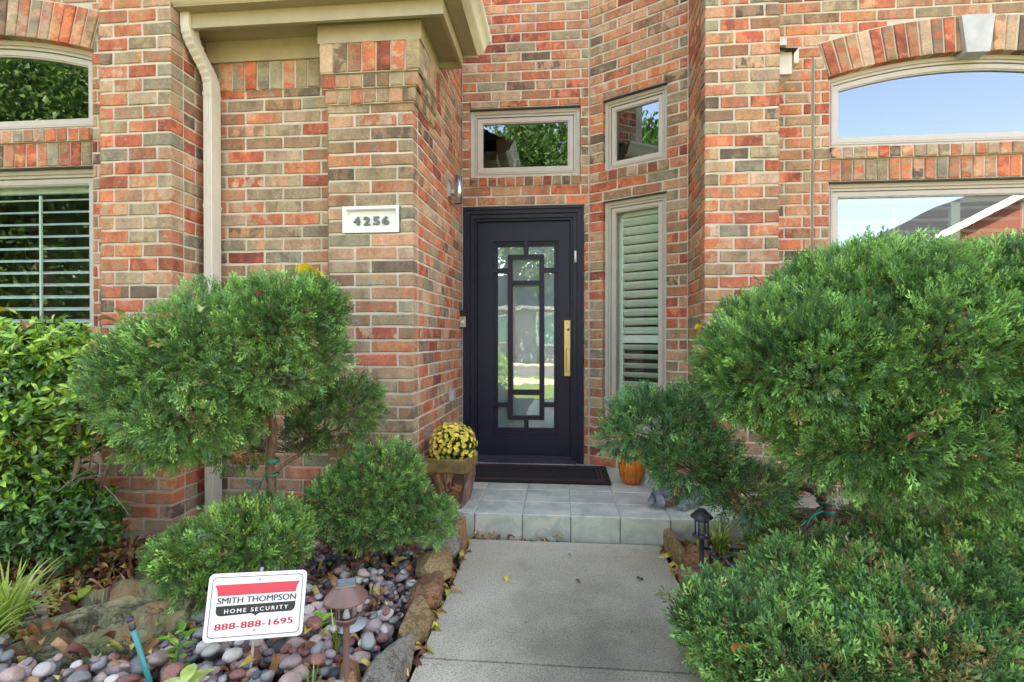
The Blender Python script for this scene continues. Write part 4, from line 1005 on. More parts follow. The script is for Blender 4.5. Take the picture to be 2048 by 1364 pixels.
sm.build('stems', M['stem'], hedge)
# ---------------------------------------------------------------- stones
def stone_mesh(name, size, seed, mat, sub=3, rough=.05, flat=None, boxy=0, fine=.0, cuts=0, cd=(.62, .9)):
    import bmesh
    bm = bmesh.new(); bmesh.ops.create_icosphere(bm, subdivisions=sub, radius=1); V = np.array([list(v.co) for v in bm.verts])
    if boxy: V = np.sign(V)*np.abs(V)**(1-boxy); 
    rc = np.random.default_rng(seed+50)
    for _ in range(cuts):
        nn = rc.normal(size=3); nn /= np.linalg.norm(nn); dd = rc.uniform(*cd); V = V-np.maximum(V@nn-dd, 0)[:, None]*nn
    V = V*(1+rough*wave(V, 1.8, seed)+fine*wave(V, 7, seed+1)+fine*.6*wave(V, 17, seed+2))[:, None]; V *= np.array(size)
    for v, c in zip(bm.verts, V): v.co = c
    me = bpy.data.meshes.new(name); bm.to_mesh(me); bm.free(); me.polygons.foreach_set('use_smooth', [True]*len(me.polygons)); me.materials.append(mat); return me
def st(a, b, c): return [(.25, a), (.5, b), (.75, c)]
PEB = [('slate grey', m_stone('pebble_slate', st((.15, .155, .15), (.23, .23, .22), (.34, .33, .31)), 7, 60, .55, .2, .002), 20, 'grey'),
       ('pinkish tan', m_stone('pebble_pink', st((.34, .245, .20), (.43, .31, .255), (.54, .38, .32)), 7, 60, .6, .2, .002), 19, 'pink'),
       ('dusky red', m_stone('pebble_red', st((.16, .07, .055), (.25, .105, .08), (.36, .17, .13)), 7, 60, .6, .2, .002), 18, 'red'),
       ('pale cream', m_stone('pebble_cream', st((.38, .35, .30), (.52, .48, .42), (.64, .60, .54)), 7, 60, .6, .2, .002), 19, 'cream'),
       ('mauve', m_stone('pebble_mauve', st((.23, .17, .155), (.34, .26, .24), (.46, .38, .35)), 7, 60, .6, .2, .002), 12, 'mauve'),
       ('blackish', m_stone('pebble_dark', st((.04, .047, .055), (.07, .08, .09), (.11, .12, .13)), 7, 60, .5, .2, .002), 7, 'dark')]
PM = [[stone_mesh('river_pebble', (1, .78, .60), 100+j*7+i, p[1], 3, .12, cuts=(2, 5, 8, 3, 10)[i], cd=(.66, .95), fine=.012) for i in range(5)] for j, p in enumerate(PEB)]
# drop stones on a height field
class HF:
    def __init__(s, x0, x1, y0, y1, c=.008): s.x0, s.y0, s.c = x0, y0, c; s.h = np.full((int((y1-y0)/c)+1, int((x1-x0)/c)+1), -.03)
    def drop(s, x, y, a, b, th, hz):
        R_ = max(a, b); i0, i1 = int((x-R_-s.x0)/s.c), int((x+R_-s.x0)/s.c)+1; j0, j1 = int((y-R_-s.y0)/s.c), int((y+R_-s.y0)/s.c)+1
        if i0 < 0 or j0 < 0 or i1 >= s.h.shape[1] or j1 >= s.h.shape[0]: return None
        X, Y = np.meshgrid(s.x0+np.arange(i0, i1)*s.c-x, s.y0+np.arange(j0, j1)*s.c-y)
        u = (X*math.cos(th)+Y*math.sin(th))/a; v = (-X*math.sin(th)+Y*math.cos(th))/b; q = u*u+v*v; m = q < 1
        if not m.any(): return None
        sub = s.h[j0:j1, i0:i1]; pr = np.sqrt(1-q[m])*hz; z = np.quantile(sub[m]+pr, .86); tz = z+pr
        sub[m] = np.maximum(sub[m], tz); return z
pebs = []
def block(x, y, blk): return any((x-a)**2/c**2+(y-b)**2/d**2 < 1 for a, b, c, d in blk)
def rain(x0, x1, y0, y1, n, rs, inside, rr, lift=.085):
    hf = HF(x0, x1, y0, y1)
    for i in range(n):
        x, y = rr.uniform(x0, x1), rr.uniform(y0, y1)
        if not inside(x, y): continue
        big = rr.random(); a = rs[0]+(rs[1]-rs[0])*big**2.4; a *= 1.12 if y < 2.1 else .85
        j = rr.choices(range(len(PEB)), [p[2] for p in PEB])[0]; sh = rr.uniform(.85, 1.1); th = rr.uniform(0, 3.14); hz = a*.58*rr.uniform(.8, 1.15)
        z = hf.drop(x, y, a*.93, a*.78*sh*.93, th, hz*.9)
        if z is None or z > lift: continue
        pebs.append((x, y, z, a, sh, hz/.58, th, j, rr.randrange(5), rr.uniform(-.3, .3), rr.uniform(-.3, .3)))
rk = atz(212, 1282); 
bedL = lambda x, y: x < -.668 and y > 1.3 and not (y > 2.93) and (x > -1.75 or y < 1.97) and not block(x, y, [(rk.x, rk.y-.02, .36, .19)])
rp = random.Random(12)
rain(-2.3, -.60, 1.25, 2.98, 4600, (.015, .041), bedL, rp)
nL = len(pebs)
rain(.62, 1.6, 1.9, 3.0, 900, (.018, .036), lambda x, y: x > .72, rp, .05)
vis = []
for i, p in enumerate(pebs):
    q = proj(p[:3])
    if q and -20 < q[0] < 2068 and q[1] < 1390: vis.append((p[3]/q[2]*(3 if p[2] > .005 else 1)*(.35 if i >= nL and not (1420 < q[0] < 1520 and q[1] > 1120) else 1), i))
vis.sort(reverse=True); ind = [i for _, i in vis[:290]]; inds = set(ind)
sgn = atz(495, 1392)
MARKS = [('sign post', atz(494, 1392)), ('brown path light', atz(693, 1385)), ('teal pipe', atz(306, 1400)), ('round juniper', atz(712, 1150)), ('dark path light', atz(1403, 1143))]
def plabel(x, y, a, sh, az, j):
    nm, p = min(MARKS, key=lambda m_: (m_[1].x-x)**2+(m_[1].y-y)**2); dx, dy = x-p.x, y-p.y; d_ = round(math.hypot(dx, dy)*100)
    if abs(dx) > 2.2*abs(dy): dr = 'right of' if dx > 0 else 'left of'
    elif abs(dy) > 2.2*abs(dx): dr = 'behind' if dy > 0 else 'in front of'
    else: dr = ('back ' if dy > 0 else 'front ')+('right of' if dx > 0 else 'left of')
    shp = 'roundish' if sh > 1.02 else ('oblong' if sh < .92 else 'oval')
    ax_, ay_ = round(abs(dx)*100), round(abs(dy)*100); return '%s %s %s pebble %d cm %s, %d cm %s the %s' % (szw(a), shp, PEB[j][0], ax_, 'right' if dx > 0 else 'left', ay_, 'behind' if dy > 0 else 'before', nm)
def szw(a): return 'large' if a > .040 else ('medium' if a > .029 else 'small')
for i in ind:
    x, y, z, a, sh, az, th, j, k, t1_, t2_ = pebs[i]; o = bpy.data.objects.new('river_pebble', PM[j][k]); col.objects.link(o)
    o.location = (x, y, z); o.scale = (a, a*sh, az); o.rotation_euler = (t1_, t2_, th)
    tag(o, plabel(x, y, a, sh, az, j), 'pebble', 'river pebbles covering the planting bed')
def merge_pebbles(name, idx, mj):
    Vs, Fs = [], []; k0 = 0
    for i in idx:
        x, y, z, a, sh, az, th, j, k, t1_, t2_ = pebs[i]
        me = PM[j][k]; n = len(me.vertices); V = np.empty(n*3); me.vertices.foreach_get('co', V); V = V.reshape(-1, 3)*np.array((a, a*sh, az))
        Rm = np.array(Euler((t1_, t2_, th)).to_matrix()); V = V@Rm.T+np.array((x, y, z)); f = np.empty(len(me.polygons)*3, np.int32); me.loops.foreach_get('vertex_index', f)
        Vs.append(V); Fs.append(f.reshape(-1, 3)+k0); k0 += n
    return np.vstack(Vs), np.vstack(Fs)
rest = [i for i in range(len(pebs)) if i not in inds]
Vs, Fs, Ts = [], [], []; k0 = 0
PCOL = [(.13, .145, .15), (.40, .26, .21), (.23, .10, .08), (.5, .46, .40), (.26, .19, .20), (.07, .08, .09)]
for j in range(6):
    ix = [i for i in rest if pebs[i][7] == j]
    if not ix: continue
    V, Fq = merge_pebbles('x', ix, j); Vs.append(V); Fs.append(Fq+k0); Ts.append(np.tile(PCOL[j], (len(V), 1))); k0 += len(V)
M['pebmix'] = m_attr('pebble_mix', .65, bumpsc=40)
o = np_mesh('loose_pebbles', np.vstack(Vs), np.vstack(Fs), M['pebmix'], np.vstack(Ts), smooth=True); tag(o, 'bed of smaller river pebbles filling in under and between the larger ones', 'pebbles', kind='stuff')

# border stones beside the walk
BS = [m_stone('border_ochre', st((.16, .13, .06), (.30, .20, .09), (.40, .30, .18)), 5, 40, .85, 1, .012, .02), m_stone('border_grey', st((.12, .12, .095), (.22, .20, .15), (.36, .30, .21)), 5, 40, .85, 1, .012, .02),
      m_stone('border_rust', st((.20, .11, .06), (.36, .17, .08), (.42, .30, .2)), 5, 40, .85, 1, .012, .02), m_stone('border_red', st((.15, .07, .055), (.24, .11, .09), (.36, .26, .2)), 5, 40, .85, 1, .008)]
def bstone(x0, x1, y0, y1, h, m, label, seed, ang=0, tilt=0, zb=-.04):
    me = stone_mesh('border_stone', ((x1-x0)/2*1.08, (y1-y0)/2*1.10, (h-zb)/2*1.08), seed, BS[m], 5, .04, boxy=.45, fine=.028, cuts=11, cd=(.68, .98)); o = bpy.data.objects.new('border_stone', me); col.objects.link(o)
    o.location = ((x0+x1)/2, (y0+y1)/2, zb+(h-zb)/2); o.rotation_euler = (R(random.uniform(-4, 4)), R(tilt), R(ang)); tag(o, label, 'border stone', 'rough border stones edging the walk'); return o
bstone(-.655, -.525, 1.50, 1.90, .062, 1, 'long grey brown border stone nearest the camera on the left of the walk', 1, -3)
bstone(-.635, -.520, 1.88, 2.20, .078, 0, 'long ochre topped border stone with greenish face left of the walk', 2, -3)
bstone(-.665, -.525, 2.17, 2.42, .085, 2, 'rust orange rounded border stone left of the walk', 3, 4)
bstone(-.695, -.535, 2.39, 2.60, .115, 0, 'chunky mossy ochre border block left of the walk', 4, 8)
bstone(-.665, -.530, 2.58, 2.84, .150, 1, 'pale tan rounded border stone under the juniper branch left of the walk', 5, 0)
bstone(-.600, -.525, 2.82, 2.99, .160, 2, 'thin rust coloured border stone against the porch corner', 6, 0)
bstone(-.730, -.665, 1.60, 1.73, .095, 2, 'small lichen spotted orange stone at the bottom edge beside the pebbles', 7, 20)
bstone(.575, .640, 2.74, 3.00, .120, 0, 'upright yellow ochre border stone at the right porch corner', 8, 4)
bstone(.625, .740, 2.68, 2.84, .085, 2, 'rounded rust red border stone beside the dark path light', 9, 20)
bstone(.580, .735, 2.44, 2.70, .070, 3, 'flat topped dark red border block at the foot of the dark path light', 10, -4)
bstone(.585, .700, 2.24, 2.43, .055, 1, 'tan border stone half hidden by the foreground juniper right of the walk', 11, 5)
# mossy slab
MS = NT('mossy_rock'); o_ = MS.coord(); n_ = MS.noise(o_, 7, 9, .7); c_ = MS.ramp(n_, [(.36, (.02, .018, .012)), (.45, (.17, .165, .075)), (.52, (.32, .31, .16)), (.57, (.36, .18, .075)), (.62, (.30, .27, .13)), (.75, (.48, .42, .28))])
c_ = MS.mix(MS.ramp(MS.noise(o_, 3.5, 6, .6), [(.52, (0, 0, 0)), (.62, (.8, .8, .8))]), c_, (.14, .17, .06)); rd2 = MS.math('ABSOLUTE', MS.math('SUBTRACT', MS.noise(MS.scale(o_, (.6, 1.6, 1)), 6, 8, .7), .5)); c_ = MS.mix(1, c_, MS.ramp(rd2, [(0, (.12, .10, .08)), (.022, (1, 1, 1))]), 'MULTIPLY'); MS.bump(MS.noise(o_, 16, 9, .75), 1, .03); MS.set(c_, .9)
me = stone_mesh('mossy_rock', (.35, .185, .055), 77, MS.m, 6, .06, boxy=.4, fine=.03, cuts=14, cd=(.7, .98))
V = np.empty(len(me.vertices)*3); me.vertices.foreach_get('co', V); V = V.reshape(-1, 3)
t_ = np.floor((V[:, 0]*.5+V[:, 1]*2.2+.03*wave(V, 14, 3))*5)/5*.26+.014*wave(V, 26, 5)+.007*wave(V, 70, 6); V[:, 2] += np.where(V[:, 2] > 0, t_, 0); me.vertices.foreach_set('co', V.ravel())
ro = bpy.data.objects.new('mossy_rock', me); col.objects.link(ro); ro.scale = (1.02, 1.12, 1.25); ro.location = (rk.x, rk.y, .045); ro.rotation_euler = (R(6), R(-4), R(16)); tag(ro, 'large flat moss covered rock slab behind the teal pipe', 'rock')
me = stone_mesh('ledge_rock', (.12, .06, .035), 78, PEB[3][1], 4, .12, boxy=.3, fine=.03, cuts=12, cd=(.6, .95))
for (px, py, s, l) in ((185, 1192, 1, 'pale angular rock lying in dry leaves above the mossy slab'), (60, 1195, 1.1, 'grey angular rock half buried in dry leaves behind the strappy grass')):
    o = bpy.data.objects.new('ledge_rock', me); col.objects.link(o); p = atz(px, py, .01); o.location = p; o.scale = (s*.6,)*3; o.rotation_euler = (0, 0, px); tag(o, l, 'rock')

# ---------------------------------------------------------------- leaf litter
r = np.random.default_rng(77); LT = [leaf_mesh(i, .62, .5, .5+.3*i, 4, .12) for i in range(4)]
DRY = np.array([(.34, .12, .05), (.44, .19, .07), (.22, .08, .04), (.46, .26, .12), (.15, .06, .04), (.58, .46, .12)])
def litter(name, n, x0, x1, y0, y1, ok, lab, z=.0, k=1):
    P = np.stack([r.uniform(x0, x1, n), r.uniform(y0, y1, n), r.uniform(z-.01, z+.035, n)], 1); P = P[ok(P)]; n = len(P)
    D = r.normal(size=(n, 3)); D[:, 2] = D[:, 2]*.35+.1; c = DRY[np.minimum(r.integers(0, 7, n), 5)]*(.7+.6*r.random((n, 1)))
    up = r.normal(size=(n, 3))*.5+np.array([0, 0, 1.]); Vs, Fs, Ts = [], [], []; k0 = 0; rot = leaf_rot(D, up); var = r.integers(0, 4, n); sz = r.uniform(.03, .065, n)*k
    for vi, (T, Q) in enumerate(LT):
        s_ = var == vi; V, Fq, K = scatter(T, Q, P[s_], rot[s_], sz[s_]); Vs.append(V); Fs.append(Fq+k0); Ts.append(np.repeat(c[s_], K, axis=0)); k0 += len(V)
    o = np_mesh(name, np.vstack(Vs), np.vstack(Fs), M['litter'], np.vstack(Ts), smooth=True); tag(o, lab, 'dry leaves', kind='stuff')
litter('leaf_litter', 3400, -3.4, -.9, 1.7, 3.0, lambda P: ((P[:, 0] < -1.35) | (P[:, 1] > 2.7) | (r.random(len(P)) < .12)) & ~((P[:, 0] > -1.6) & (P[:, 1] < 2.0) & (r.random(len(P)) < .7)) & ~(((P[:, 0]-rk.x)/.3)**2+((P[:, 1]-rk.y)/.15)**2 < 1), 'brown fallen leaves piled over the left bed by the foundation', .0)
litter('leaf_litter', 300, -2.3, -.66, 1.35, 2.9, lambda P: P[:, 0] < 9, 'scattered brown fallen leaves caught between the river pebbles', .055)
litter('leaf_litter', 420, .66, 2.0, 1.9, 3.2, lambda P: P[:, 0] < 9, 'brown fallen leaves under the junipers of the right bed', .02)
# single leaves
def one_leaf(p, size, c, rot, label, cat='leaf', w_=.62, curl=.5, group=None, fold=.35, name='fallen_leaf'):
    T, Q = leaf_mesh(3, w_, fold, curl, 6, .10)
    T = T.copy(); T[:, 2] -= .5; me_o = np_mesh(name, T*size, Q, M['litter'], np.tile(c, (len(T), 1)), smooth=True); 
    stm = len(T)
    me_o.location = p; me_o.rotation_euler = rot; me_o.data.name = name; return tag(me_o, label, cat, group)
YEL, GRN, BRN, TAN = (.62, .50, .04), (.30, .42, .05), (.20, .09, .05), (.42, .22, .11)
H = R(90)
for (px, py, s, c, rz, lab) in ((1012, 1158, .042, YEL, .4, 'yellow fallen leaf lying on the middle of the concrete walk'), (1157, 1163, .032, BRN, 1.2, 'small dark curled leaf on the middle of the concrete walk'),
        (1281, 1158, .045, BRN, 2.2, 'brown crumpled leaf on the right half of the walk'), (1322, 1189, .034, GRN, 1.5, 'pale green leaf near the right edge of the walk'),
        (873, 1256, .045, GRN, .8, 'green leaf on the left edge of the walk'), (838, 1291, .042, (.6, .34, .03), 2.0, 'orange yellow leaf at the foot of the long border stone'), (895, 1185, .040, GRN, .2, 'small green leaf beside the rust border stone'),
        (960, 1066, .060, YEL, 1.4, 'yellow brown leaf tucked against the porch riser'), (1140, 1110, .022, BRN, 2, 'tiny brown leaf crumb near the porch end of the walk')):
    o = one_leaf(atz(px, py, .006)+Vector((0, 0, s*.13)), s, c, (H, 0, rz), lab, group='single leaves fallen on the walk'); o.rotation_euler = Euler((H*1.02, .05, rz))
# dead leaf strip along the porch foot
litter('leaf_litter', 60, -.50, .0, 2.975, 3.02, lambda P: P[:, 0] < 9, 'strip of brown leaf crumbs along the bottom of the porch riser', .0, .5)
# leaves caught on top of plants (pixel, plane, size)
for (px, py, Y, s, c, rr3, lab) in ((622, 537, YT-.15, .12, (.85, .62, .04), (1.2, .3, 1.4), 'bright yellow leaf resting on top of the left juniper crown'), (572, 560, YT-.2, .05, TAN, (1.0, .8, .5), 'tan leaf near the top right of the left juniper crown'),
        (524, 585, YT-.42, .055, BRN, (.9, .4, 1.1), 'dark brown curled leaf high on the left juniper crown'), (405, 612, YT-.40, .07, (.45, .48, .18), (1.2, 0, .4), 'pale green yellow leaf lying on the upper left juniper crown'),
        (312, 683, YT-.47, .095, TAN, (1.0, .4, .9), 'big orange brown dead leaf on the left juniper crown'), (343, 665, YT-.42, .05, TAN, (1.3, .6, 2), 'small tan leaf just above the big dead leaf on the left juniper'),
        (238, 622, 2.40, .085, (.58, .45, .15), (.5, .2, .3), 'yellow tan leaf standing up at the right end of the hedge top'), (215, 636, 2.38, .085, TAN, (1.2, .4, 1.9), 'reddish brown leaf on the right end of the hedge top'),
        (55, 645, 2.18, .10, TAN, (1.0, .3, .9), 'large brown dead leaf on the hedge top'), (8, 618, 2.1, .09, YEL, (1.0, .2, 1.6), 'yellow leaf at the left edge on the hedge top'), (180, 655, 2.25, .07, TAN, (1.3, .1, 1.4), 'pale brown leaf lying among the upper hedge leaves'),
        (238, 1043, 2.45, .075, (.62, .45, .03), (.9, .6, .6), 'drooping yellow leaf hanging at the right edge of the hedge'), (1400, 652, 1.98, .045, YEL, (1, .5, .4), 'small yellow leaf on the left edge of the huge right crown'),
        (1830, 870, 1.50, .045, BRN, (.6, .5, .8), 'brown leaf stuck in the middle of the huge right crown'), (1585, 1075, 2.2, .09, BRN, (1.1, .4, 1.8), 'dark brown leaf between the bent trunk and the foreground juniper'),
        (1475, 1290, 1.55, .05, (.40, .14, .04), (.3, .2, .5), 'rust brown leaf stuck in the foreground juniper near the walk'), (755, 760, YT-.05, .05, TAN, (.8, .3, .6), 'brown twiggy leaf on the small rear pom of the left juniper')):
    one_leaf(at(px, py, Y), s, c, rr3, lab, group='dead leaves caught on the plants')

# ---------------------------------------------------------------- strap leaved plants
def strap_plant(name, p, n, ln, wd, cols, label, cat, seed, spread=1.0, group=None, up=.9):
    rr = random.Random(seed); V = []; Q = []; T = []
    for i in range(n):
        a = rr.uniform(0, 6.283); L_ = ln*rr.uniform(.55, 1.1); lean = rr.uniform(.15, 1.0)*spread; w0 = wd*rr.uniform(.7, 1.2); d = Vector((math.cos(a), math.sin(a), 0)); s = Vector((-d.y, d.x, 0))
        b = Vector(p)+Vector((rr.gauss(0, .015), rr.gauss(0, .015), 0)); c = np.array(rr.choice(cols))*rr.uniform(.8, 1.2); pos = Vector(b); ang = 1.45-.25*lean; k = len(V); m = 10
        for j in range(m+1):
            t = j/m; wj = w0*(1-t**2.2)*(.7+.6*min(1, t*4))*.5+.0003; nrm = Vector((0, 0, 1))
            V.append(pos-s*wj); V.append(pos+Vector((0, 0, -wj*.35))); V.append(pos+s*wj); T += [c*1.25, c*.95, c*1.25]
            st_ = L_/m; pos = pos+(d*math.cos(ang)+Vector((0, 0, math.sin(ang))))*st_; ang -= lean*2.1/m*(.6+t)
            if pos.z < .01: pos.z = .01+.002*rr.random()
        for j in range(m): q = k+j*3; Q += [(q, q+1, q+4, q+3), (q+1, q+2, q+5, q+4)]
    e = empty(name, p, label, cat, group); np_mesh('foliage', np.array([list(v) for v in V]), np.array(Q), M['blade'], np.array(T), e, smooth=True); return e
LIR = [(.34, .48, .08), (.22, .38, .05), (.50, .58, .20), (.16, .30, .04)]
litter('leaf_litter', 130, -.56, -.505, 1.3, 3.0, lambda P: P[:, 0] < 9, 'thin line of brown leaves between the left border stones and the walk', -.02)
litter('leaf_litter', 60, .55, .60, 2.2, 3.0, lambda P: P[:, 0] < 9, 'thin line of brown leaves between the right border stones and the walk', -.02)
strap_plant('lilyturf', atz(15, 1275), 110, .34, .011, LIR, 'clump of yellow green strap leaved grass at the lower left corner', 'grass plant', 1)
strap_plant('lilyturf', atz(-60, 1330), 60, .30, .011, LIR, 'second strappy clump cut off by the bottom left corner', 'grass plant', 2)
strap_plant('lilyturf', atz(1440, 1105), 70, .22, .008, LIR, 'yellow green strap leaved clump behind the dark path light', 'grass plant', 3)
strap_plant('lilyturf', atz(1395, 1075), 12, .30, .008, LIR[:2], 'thin arching grass blades leaning over the right end of the porch', 'grass plant', 6, 1.3)
strap_plant('grass_tuft', atz(668, 1302), 16, .17, .007, LIR, 'small grass tuft between the sign and the brown path light', 'grass tuft', 4, .7)
strap_plant('grass_tuft', atz(620, 1390), 9, .10, .007, LIR, 'sparse grass tuft at the bottom edge right of the sign post', 'grass tuft', 5, .7)
strap_plant('lilyturf', atz(1690, 1420), 30, .24, .016, [(.03, .08, .03), (.045, .11, .04)], 'dark green strap leaves at the bottom under the foreground juniper', 'grass plant', 7, 1.0)
def weed(p, n, hgt, lf, label, seed, cols, w_=.55):
    rr = np.random.default_rng(seed); e = empty('weed_plant', p, label, 'weed'); P, D = [], []
    for i in range(n):
        t = (i+1)/n; P.append((p[0]+rr.normal()*.008+.02*t, p[1]+rr.normal()*.008, p[2]+hgt*t)); a = i*2.4; D.append((math.cos(a), math.sin(a), .45))
    P = np.array(P); D = np.array(D); rot = leaf_rot(D, np.tile([0, 0, 1.], (n, 1))); T, Q = leaf_mesh(1, w_, .2, .15, 5); V, Fq, K = scatter(T, Q, P, rot, lf*rr.uniform(.7, 1.15, n))
    c = np.array(cols)[rr.integers(0, len(cols), n)]; np_mesh('foliage', V, Fq, M['leaf'], np.repeat(c, K, axis=0), e, smooth=True)
    MB().tube([p, (p[0]+.02, p[1], p[2]+hgt)], [.003, .0015], 6).build('stem', M['fabric'], e)
LG = [(.10, .30, .03), (.16, .40, .04), (.32, .48, .08)]
weed(atz(352, 1345, .02), 16, .15, .05, 'leafy green weed growing beside the teal pipe', 1, LG)
weed(atz(362, 1400, .03), 7, .06, .085, 'broad pale green leaves at the bottom edge left of the sign post', 2, [(.30, .46, .08), (.40, .52, .12)], .7)
weed(atz(1430, 1150, .03), 6, .02, .075, 'flat yellowing broad leaves lying by the foot of the dark path light', 3, [(.28, .50, .04), (.55, .50, .04), (.2, .42, .04)], .7)
weed(atz(150, 1210, .02), 7, .03, .07, 'yellow green broad leaves above the mossy slab', 4, [(.45, .50, .04), (.35, .45, .06)], .75)
weed(atz(640, 1255, .05), 4, .03, .06, 'small bright green leaves just right of the sign', 5, LG, .7)
weed(atz(635, 1082, .03), 5, .03, .05, 'yellow green leaves on the pebbles behind the round juniper', 6, [(.45, .50, .05), (.3, .42, .05)], .7)

# ---------------------------------------------------------------- yard sign
def cpt(px, py, z): d = ray(px, py); return Vector((0, 0, CAMZ))+d*z
zc = 1.72; cl_, cr_, ct_, cb_ = cpt(413, 1217, zc-.039), cpt(610.5, 1204.5, zc+.039), cpt(518.5, 1143.5, zc+.02), cpt(505, 1278, zc-.02)
sx_ = (cr_-cl_); sy_ = (ct_-cb_); W_, H_ = sx_.length, sy_.length; sx_.normalize(); sn = sx_.cross(sy_).normalized(); sy_ = sn.cross(sx_); sc_ = (cl_+cr_+ct_+cb_)/4
def S(x, d, y): return sc_+sx_*(x*W_)+sy_*(y*H_)-sn*d       # x,y in -.5...5, d into the sign (towards the back)
S2 = lambda x, d, y: sc_+sx_*x+sy_*y-sn*d
def rr_rect(w_, h_, rad, n=6):
    o = []
    for (cx, cy, a0) in ((w_/2-rad, h_/2-rad, 0), (-w_/2+rad, h_/2-rad, 90), (-w_/2+rad, -h_/2+rad, 180), (w_/2-rad, -h_/2+rad, 270)):
        for i in range(n+1): a = R(a0+90*i/n); o.append((cx+rad*math.cos(a), cy+rad*math.sin(a)))
    return o
foot = atz(494, 1398, -.05)
sgo = empty('yard_sign', (foot.x, foot.y, 0), 'white home security yard sign with red band on a grey metal post', 'sign')
m = MB(); m.prism(rr_rect(W_, H_, .016), S2, 0, .0035); m.build('panel', M['signwhite'], sgo)
ih = W_-.022, H_-.022
m = MB(); m.ring(rr_rect(ih[0], ih[1], .013), rr_rect(ih[0]-.0042, ih[1]-.0042, .0115), S2, -.0006, .0004); m.build('border_line', M['ink'], sgo)
# reading the picture of the sign: unit coordinates from its own corners
def U(a, b): return (a-.5)*W_, (.5-b)*H_                     # a right, b down, 0..1
TLc, TRc, BLc = np.array((145., 140.)), np.array((1280., 92.)), np.array((82., 922.))
def uv(x, y):
    mm = np.array([TRc-TLc, BLc-TLc]).T; a, b = np.linalg.solve(mm, np.array((x, y))-TLc); return a, b
def Uc(x, y): return U(*uv(x, y))
tl, tr, br, bl = Uc(208, 270), Uc(1195, 222), Uc(1143, 350), Uc(236, 398)
def curve(a, b, bulge, n=8):      # quarter-round side edges
    o = []
    for i in range(n+1):
        t = i/n; x = a[0]+(b[0]-a[0])*(1-(1-t)**2.2); y = a[1]+(b[1]-a[1])*t; o.append((x, y))
    return o
band = curve(tl, bl, 1)+curve(tr, br, 1)[::-1]
m = MB(); m.prism(band, S2, -.0006, .0004); m.build('red_band', M['red'], sgo)
a, b, c, d = Uc(226, 515), Uc(1138, 463), Uc(1132, 572), Uc(220, 630)
cxm = (a[0]+b[0])/2; hh = a[1]-d[1]; rd_ = .016
blk = [a, b]+[(b[0]-rd_+rd_*math.cos(R(-90*i/6)), b[1]-hh+rd_+rd_*math.sin(R(-90*i/6))) for i in range(7)]+[(cxm+.013, b[1]-hh), (cxm+.004, b[1]-hh-.004), (cxm, b[1]-hh-.010), (cxm-.004, b[1]-hh-.004), (cxm-.013, b[1]-hh)]+[(a[0]+rd_-rd_*math.sin(R(90*i/6)), a[1]-hh+rd_-rd_*math.cos(R(90*i/6))) for i in range(7)]
m = MB(); m.prism(blk, S2, -.0006, .0004); m.build('black_shield', M['ink'], sgo)
def sign_text(txt, p0, p1, hpx, mat, name, dup, sp=1, shear=0, dz_=-.0012):
    q0, q1 = Uc(*p0), Uc(*p1); text_mesh(txt, .02, lambda x, y, z: S2(q0[0]+x, dz_-z, q0[1]+y+(q1[1]-q0[1])*(x/max(1e-6, q1[0]-q0[0]))), mat, name, sgo, dup=dup, width=q1[0]-q0[0], height=hpx*H_/785, spacing=sp, shear=shear)
sign_text('SMITH THOMPSON', (236, 490), (1143, 441), 71, M['ink'], 'name_lettering', .0009, 1.0)
sign_text('HOME SECURITY', (316, 597), (1048, 551), 47, M['signwhite'], 'white_lettering', .0008, 1.45)
sign_text('888-888-1695', (208, 790), (1105, 723), 74, M['redink'], 'phone_number', .0018, 1.04)
m = MB()
for (x, y) in ((715, 205), (663, 790)):
    q = Uc(x, y); m2 = MB(); m2.lathe([(0, .0022), (.0022, .002), (.0034, .001), (.0038, 0)], n=16, fr=lambda a_, b_, c_, q=q: S2(q[0]+a_, -.0006-c_, q[1]+b_)); m2.build('rivet', M['galv'], sgo)
pt = MB(); top_ = S2(Uc(735, 60)[0], .010, Uc(735, 30)[1]); bt = foot
dr = (bt-top_).normalized(); sd_ = sx_; nn_ = dr.cross(sd_).normalized()
vs = []; 
for p_ in (top_, bt):
    for (a_, b_) in ((-.0042, -.003), (.0042, -.003), (.0042, .003), (-.0042, .003)): vs.append(p_+sd_*a_*1.0+nn_*b_)
pt.add(vs, [(0, 1, 5, 4), (1, 2, 6, 5), (2, 3, 7, 6), (3, 0, 4, 7), (0, 3, 2, 1)]); pt.build('post', M['post'], sgo)
pc = MB(); q = top_-dr*.004
pc.add([q+sd_*a_+nn_*b_+dr*c_ for c_ in (-.006, .012) for (a_, b_) in ((-.0062, -.005), (.0062, -.005), (.0062, .005), (-.0062, .005))], [(0, 1, 2, 3), (0, 1, 5, 4), (1, 2, 6, 5), (2, 3, 7, 6), (3, 0, 4, 7)]); pc.build('post_cap', M['plastic'], sgo)

